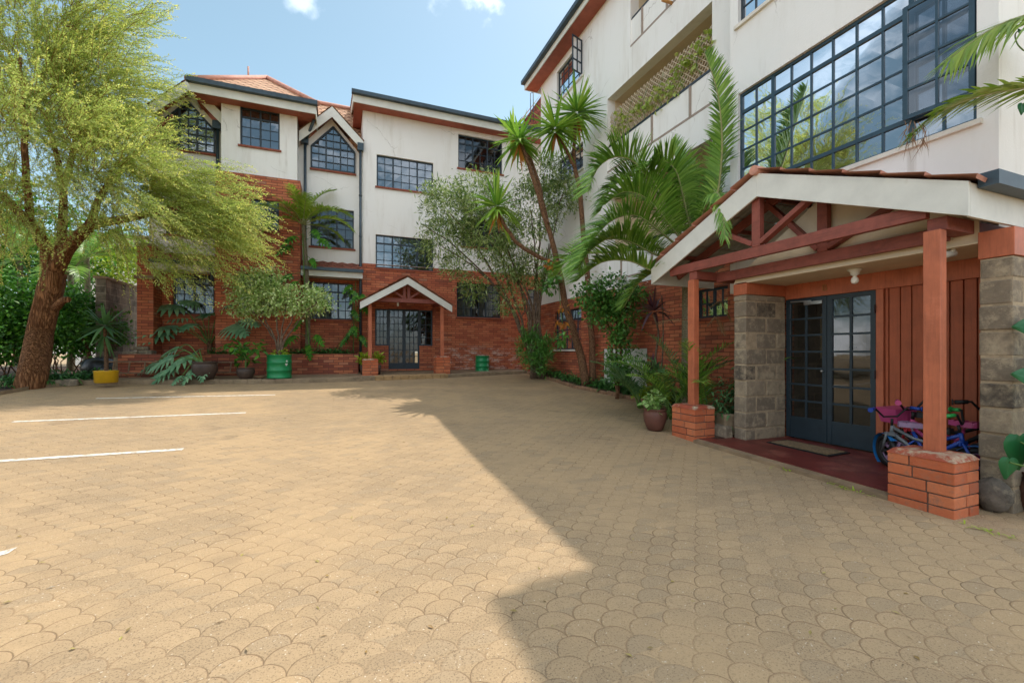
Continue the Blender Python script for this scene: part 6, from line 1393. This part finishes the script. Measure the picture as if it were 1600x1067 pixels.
# ------------------------------------------------------------------ right edge: elephant ears, stones, palm, tendrils
def heart(nb, c, d, nrm, L):
    d = nrmz(np.array(d, float)); s = nrmz(np.cross(d, nrm)); u = np.cross(s, d); rows = [(-.28, .12, .30), (-.2, .0, .44), (0, .0, .56), (.2, .0, .55), (.42, 0, .44), (.64, 0, .30), (.84, 0, .14), (1.0, 0, .01)]; V = []
    for (t, inn, w) in rows:
        for sd in (-1, 1):
            V += [c + d * L * t + s * sd * L * inn - u * .05 * L * t * t, c + d * L * (t * .98 - .0) + s * sd * L * (inn + w) / 2 + u * L * .06 - u * .12 * L * t * t, c + d * L * t + s * sd * L * w - u * .16 * L * t * t - u * L * .02]
    Fq = []
    for i in range(len(rows) - 1):
        for sd in (0, 1):
            for j in (0, 1): a0 = i * 6 + sd * 3 + j; b0 = (i + 1) * 6 + sd * 3 + j; Fq.append([a0, a0 + 1, b0 + 1, b0])
    nb.add(V, Fq)
eb = np.array([5.5, 1.62, zg(1.6)]); t = thing('elephant_ear', 'elephant ear plant with big heart leaves at the right edge beside the stone pillar', 'plant', eb); nb, m = NB(), MB(); root = np.array([5.75, 1.5, -1.35])
fac = nrmz(np.array([-SN, -CS, .0]))
for (x, y, d, L, dx, dz) in ((1594, 690, 3.7, .25, .05, -1), (1577, 722, 3.65, .15, -.1, -1), (1612, 590, 3.75, .16, -1., .25), (1616, 512, 3.8, .17, -1., .1), (1640, 560, 3.75, .24, .2, -1), (1640, 640, 3.6, .3, .6, -.8), (1625, 700, 3.6, .26, .4, -1), (1640, 530, 3.85, .12, -.6, -.4)):
    c = PD(x, y, d); dv = np.array([CS * dx, -SN * dx, dz]); heart(nb, c, dv, fac + UPV * .35, L); limb(m, [root, root + (c - root) * .5 + UPV * .1, c], .011, .007, 6, 0, 6)
nb.build('leaves', M['elephant'], t, smooth=True); m.build('stalks', M['stalk'], t)
rock('stone', (5.47, 2.06, -1.44), (.10, .13, .155), 'rounded grey boulder at the foot of the stone pillar right of the near pedestal', mat='stone')
rock('stone', PG(1588, 775), (.08, .08, .09), 'pale whitish stone below the heart shaped leaves', mat='concrete')
rock('stone', PG(1612, 775), (.09, .08, .09), 'bluish grey rock behind the ribbed clay urn', mat='stone')
rb_c = np.array([6.9, .95, 3.1]); t = thing('palm_tree', 'yellow green palm reaching in from beyond the right edge with ragged tips', 'palm', (6.9, .95, -1.5)); m = MB(); limb(m, [(6.9, .95, -1.6), (7.0, .95, 1), tuple(rb_c)], .14, .1, 12); m.build('trunk', M['palm_trunk'], t)
nb, rb, db = NB(), MB(), NB()
fr_to(nb, rb, [(1960, 60, 3.5), (1760, 40, 3.9), (1640, 20, 4.2), (1560, 40, 4.25), (1480, 95, 4.3)], 60, .55, .034, vee=-.1, ang=.95, droop=.35, r0=.02, start=.2, roll=.5)
fr_to(nb, rb, [(1960, 110, 3.5), (1780, 110, 3.8), (1660, 130, 4.1), (1540, 148, 4.2), (1470, 175, 4.2), (1420, 215, 4.15)], 90, .36, .034, vee=.1, ang=1.0, droop=.25, r0=.02, start=.2, roll=-.4)
fr_to(nb, rb, [(1960, 30, 3.5), (1900, -100, 3.6), (1800, -220, 4.0)], 40, .6, .034, **kw); fr_to(nb, rb, [(1980, 60, 3.5), (2150, 0, 3.4), (2300, 80, 3.4)], 40, .6, .034, **kw)
nb.build('fronds', M['palm_y'], t); rb.build('stalks', M['stalk_p'], t)
P = np.array([PD(*q) for q in [(1425 + random.uniform(-14, 26), 205 + random.uniform(-18, 15), 4.16) for _ in range(40)]]); D = nrmz(rdir(40) * .6 - UPV + np.array([-.2, 0, 0])); db.add(*straps(P, D, nrmz(np.cross(D, rdir(40))), RNG.uniform(.08, .22, 40), .008, 4, .2)); db.build('withered_tips', M['wood'], t)
m = MB(); t = thing('vine_tendril', 'curled green tendril with small leaves on the wall at the top right edge', 'vine', PD(1600, 200, 4.0)); limb(m, [PD(1600, 80, 4.3), PD(1590, 70, 4.3), PD(1586, 55, 4.3), PD(1594, 48, 4.3), PD(1606, 52, 4.3), PD(1625, 90, 4.3), PD(1635, 220, 4.3), PD(1640, 500, 4.3)], .006, .005, 5, 0, 24); m.build('stem', M['stalk'], t)
nb = NB(); heart(nb, PD(1598, 165, 4.28), (0, 0, -1), fac + UPV * .2, .09); heart(nb, PD(1594, 50, 4.28), (-.3, .1, .6), fac + UPV * .2, .04); nb.build('leaves', M['elephant'], t)

# ------------------------------------------------------------------ lattice with creeper and washing on the balconies
yb0, yb1 = 6.75, 10.47; xl = XBY + .10
la = thing('lattice_screen', 'white diagonal lattice screen fixed above the middle balcony rail', 'lattice', (xl, 8.6, 5.8)); m = MB(); z0, z1 = 5.82, 6.72; sp_ = .125
def dl_(yb_, s):
    pts = []
    for q in range(2):
        z = (z0, z1)[q]; pts.append((yb_ + s * (z - z0), z))
    (ya, za), (yc, zc) = pts
    if max(ya, yc) < yb0 or min(ya, yc) > yb1: return
    def clip(y, z, oy, oz):
        for lim in (yb0, yb1):
            if (lim == yb0 and y < lim) or (lim == yb1 and y > lim): f = (lim - y) / (oy - y); z = z + (oz - z) * f; y = lim
        return y, z
    p, q = clip(ya, za, yc, zc), clip(yc, zc, ya, za); m.bar((xl + (.006 if s > 0 else -.006), p[0], p[1]), (xl + (.006 if s > 0 else -.006), q[0], q[1]), .018, .01, up=(1, 0, 0))
for k in range(-10, 50):
    dl_(yb0 + k * sp_, 1); dl_(yb0 + k * sp_, -1)
m.build('slats', plain('pale_lattice', '#c9b8a0', .7, .08, 9), la)
t = thing('creeper', 'yellow green creeper climbing through the balcony lattice', 'climber', (xl, 8.5, 5.75)); 
for y in (7.1, 7.6, 8.3, 8.9, 9.5, 10.1): m = MB(); limb(m, [(xl - .02, y, 5.8), (xl - .03, y + .15, 6.2), (xl - .02, y - .05, 6.6)], .008, .005, 5, .01); m.build('stem', M['stalk'], t)
bl = [((xl - .03, y, z), (.05, r, .2)) for y, z, r in ((6.95, 6.45, .2), (7.3, 6.3, .3), (7.7, 6.35, .3), (8.2, 6.15, .3), (8.5, 6.0, .35), (8.9, 6.2, .25), (9.3, 6.05, .35), (9.7, 6.35, .2), (10.1, 6.1, .25), (8.0, 5.95, .3), (10.3, 6.0, .15))]
leafy('leaves', t, bl, 520, .13, .1, island('creeper_leaf', ['#7a9a3a', '#a0b54a', '#c2c878', '#8aa544'], .45, .4), .08, 7, .1, drop=.4)
for (y, h_, cmat, lb) in ((7.62, .55, '#a32638', 'red garment hanging on the lower balcony behind the palm'), (7.28, .65, '#1d1e22', 'black garment hanging on the lower balcony behind the palm')):
    t = thing('garment', lb, 'washing', (XBY + .5, y, 3.5)); m = MB(); zt = 3.95; w_ = .20; Pq = [(-w_ * .6, 0), (-w_, -.1), (-w_ * 1.15, -.35), (-w_ * .7, -.36), (-w_ * .75, -h_), (w_ * .75, -h_), (w_ * .7, -.36), (w_ * 1.15, -.35), (w_, -.1), (w_ * .6, 0)]
    for dx in (0, .02): m.face([(XBY + .5 + dx, y + a, zt + b) for a, b in Pq])
    for i in range(10): a, b = Pq[i], Pq[(i + 1) % 10]; m.face([(XBY + .5, y + a[0], zt + a[1]), (XBY + .52, y + a[0], zt + a[1]), (XBY + .52, y + b[0], zt + b[1]), (XBY + .5, y + b[0], zt + b[1])])
    m.build('cloth', plain('cloth_' + cmat[1:], cmat, .9, .15, 6), t); m = MB(); m.tube([(XBY + .51, y - .15, zt), (XBY + .51, y, zt + .08), (XBY + .51, y + .15, zt)], .006, 5); m.tube([(XBY + .51, y, zt + .08), (XBY + .51, y, zt + .40)], .005, 5); m.build('hanger', M['steel_d'], t)
# weeds at the porch edge
t = NB(); Pw = np.array([[4.84 + random.uniform(-.06, .05), y + random.uniform(-.1, .1), zg(y) + .01] for y in np.repeat([2.75, 2.9, 3.0, 1.9, 3.6, 1.75], 9)]); D = nrmz(rdir(len(Pw)) * np.array([1, 1, .3]) + UPV * .5); t.add(*straps(Pw, D, nrmz(np.cross(D, UPV)), RNG.uniform(.04, .1, len(Pw)), .014, 3, .5))
tag(t.build('weeds', M['lime']), 'small green weeds in the joint along the porch floor edge', 'weeds', kind='stuff')
# unseen hedge added left of the frame so the porch doors have a reflection
t = thing('hedge', 'unseen tall hedge added left of the courtyard for the near doors to reflect', 'hedge', (-12.5, 3, -1.5))
leafy('foliage', t, [((-12.5, y, .4), (1.0, 2.0, 2.2)) for y in (-9, -6, -3, 0, 3, 6, 9)], 9000, .3, .17, M['hedge'], .3, 14, .7)
m = MB(); m.box((-12.9, -10.5, -1.7), (-12.1, 10.5, 1.6)); m.build('stems', M['bark_b'], t)
# fallen leaves and litter on the paving
k = 240; g_ = []
for i in range(k):
    if i % 3 == 0: q = PG(random.uniform(60, 1000), random.uniform(598, 700))
    elif i % 3 == 1: s_ = random.random(); a_ = GK[1] + (GK[-1] - GK[1]) * s_; q = a_ + np.array([-abs(random.gauss(0, .5)), random.uniform(-.3, .3), 0])
    else: q = PG(random.uniform(-50, 1500), random.uniform(690, 1040))
    g_.append([q[0], q[1], zg(q[1]) + .008])
g_ = np.array(g_); d_ = nrmz(rdir(k) * np.array([1, 1, .15])); nb = NB(); nb.add(*leaf_quads(g_, d_, nrmz(np.array([[0, 0, 1.]]) + rdir(k) * .2), RNG.uniform(.015, .05, k), RNG.uniform(.008, .02, k), .15))
tag(nb.build('fallen_leaves', island('litter', ['#cfc4a4', '#8d6a3c', '#a89a5a', '#6b5232', '#d8d2c0'], .8), base=(0, 5, -1.3)), 'tiny dry leaves and specks scattered over the courtyard paving', 'litter', kind='stuff')
# ------------------------------------------------------------------ sky, sun, camera
SD = Vector((4.85, 3.75, 11.6)).normalized()
w = bpy.data.worlds.new('World'); SC.world = w; w.use_nodes = True; nt = w.node_tree; nt.nodes.clear()
N = lambda typ: nt.nodes.new('ShaderNode' + typ); Lk = nt.links.new
out = N('OutputWorld'); bg = N('Background'); bg.inputs['Strength'].default_value = .15
sky = N('TexSky'); sky.sky_type = 'NISHITA'; sky.sun_disc = False; sky.sun_elevation = math.asin(SD.z); sky.sun_rotation = math.atan2(SD.x, SD.y)
sky.air_density = 1.0; sky.dust_density = 2.2; sky.ozone_density = 1.2; sky.altitude = 1600
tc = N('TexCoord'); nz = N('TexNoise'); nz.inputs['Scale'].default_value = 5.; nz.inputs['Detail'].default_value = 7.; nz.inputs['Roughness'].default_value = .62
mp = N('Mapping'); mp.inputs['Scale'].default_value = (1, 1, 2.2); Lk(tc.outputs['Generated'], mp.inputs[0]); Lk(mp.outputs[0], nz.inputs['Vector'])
def mth(op, a, b=None, c=None):
    n = N('Math'); n.operation = op
    for i, v in enumerate((a, b, c)):
        if v is None: continue
        if isinstance(v, (int, float)): n.inputs[i].default_value = v
        else: Lk(v, n.inputs[i])
    return n.outputs[0]
def smooth(x, a, b):
    n = N('MapRange'); n.interpolation_type = 'SMOOTHSTEP'; Lk(x, n.inputs[0]); n.inputs[1].default_value = a; n.inputs[2].default_value = b; return n.outputs[0]
fill_cloud = mth('MULTIPLY', smooth(nz.outputs['Fac'], .45, .63), .85)  # bright cloud added outside the view to lift the fill light
masks = []
dots = []
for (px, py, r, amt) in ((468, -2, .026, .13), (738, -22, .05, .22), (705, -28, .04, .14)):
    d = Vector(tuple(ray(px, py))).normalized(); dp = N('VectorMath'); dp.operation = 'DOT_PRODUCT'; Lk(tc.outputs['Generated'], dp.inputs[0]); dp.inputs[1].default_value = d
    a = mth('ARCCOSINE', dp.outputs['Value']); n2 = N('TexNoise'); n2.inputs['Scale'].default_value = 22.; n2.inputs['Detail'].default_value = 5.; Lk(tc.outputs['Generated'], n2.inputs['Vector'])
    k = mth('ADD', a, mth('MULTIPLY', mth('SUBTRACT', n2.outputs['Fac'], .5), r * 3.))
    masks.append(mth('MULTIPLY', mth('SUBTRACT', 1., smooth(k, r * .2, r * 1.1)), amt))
# added fill cloud only away from the part of the sky over the far block
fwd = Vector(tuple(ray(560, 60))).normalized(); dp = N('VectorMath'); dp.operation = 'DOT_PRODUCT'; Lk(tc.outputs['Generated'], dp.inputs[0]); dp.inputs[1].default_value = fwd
fill_cloud = mth('MULTIPLY', fill_cloud, mth('SUBTRACT', 1., smooth(dp.outputs['Value'], .55, .74)))
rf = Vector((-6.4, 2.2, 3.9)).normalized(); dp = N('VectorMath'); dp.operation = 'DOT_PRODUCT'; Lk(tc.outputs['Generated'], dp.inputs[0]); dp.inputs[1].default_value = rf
fill_cloud = mth('MULTIPLY', fill_cloud, mth('SUBTRACT', 1., mth('MULTIPLY', smooth(dp.outputs['Value'], .78, .93), .8)))
tot = fill_cloud
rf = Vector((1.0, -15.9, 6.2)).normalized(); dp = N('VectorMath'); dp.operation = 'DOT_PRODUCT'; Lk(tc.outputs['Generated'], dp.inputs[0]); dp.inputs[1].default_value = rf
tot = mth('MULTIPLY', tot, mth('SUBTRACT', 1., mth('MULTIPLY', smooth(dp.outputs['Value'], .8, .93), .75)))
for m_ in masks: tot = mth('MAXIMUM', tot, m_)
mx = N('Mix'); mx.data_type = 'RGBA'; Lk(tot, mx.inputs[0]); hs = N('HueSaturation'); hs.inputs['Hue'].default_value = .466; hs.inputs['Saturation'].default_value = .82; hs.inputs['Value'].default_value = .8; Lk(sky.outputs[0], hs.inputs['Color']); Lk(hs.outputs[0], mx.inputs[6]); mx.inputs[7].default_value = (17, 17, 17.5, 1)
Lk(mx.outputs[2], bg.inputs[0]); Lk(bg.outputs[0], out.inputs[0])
sun = bpy.data.lights.new('sun', 'SUN'); sun.energy = 2.25; sun.angle = math.radians(.5); sun.color = (1., .94, .85)
so = bpy.data.objects.new('sun', sun); COL.objects.link(so); so.rotation_euler = SD.to_track_quat('Z', 'Y').to_euler(); so.location = (20, 15, 40)
cam = bpy.data.cameras.new('camera'); cam.sensor_width = 36; cam.lens = F / 1600 * 36; cam.shift_y = 16.5 / 1600; cam.clip_end = 1500; cam.clip_start = .05
co = bpy.data.objects.new('camera', cam); COL.objects.link(co); co.rotation_euler = (math.pi / 2, 0, -TH); SC.camera = co
vs = SC.view_settings; vs.view_transform = 'Standard'; vs.look = 'None'; vs.exposure = .88; vs.gamma = 1
SC.cycles.max_bounces = 8; SC.cycles.transparent_max_bounces = 16; SC.cycles.use_denoising = True; SC.cycles.caustics_reflective = False
SC.cycles.sample_clamp_indirect = 6
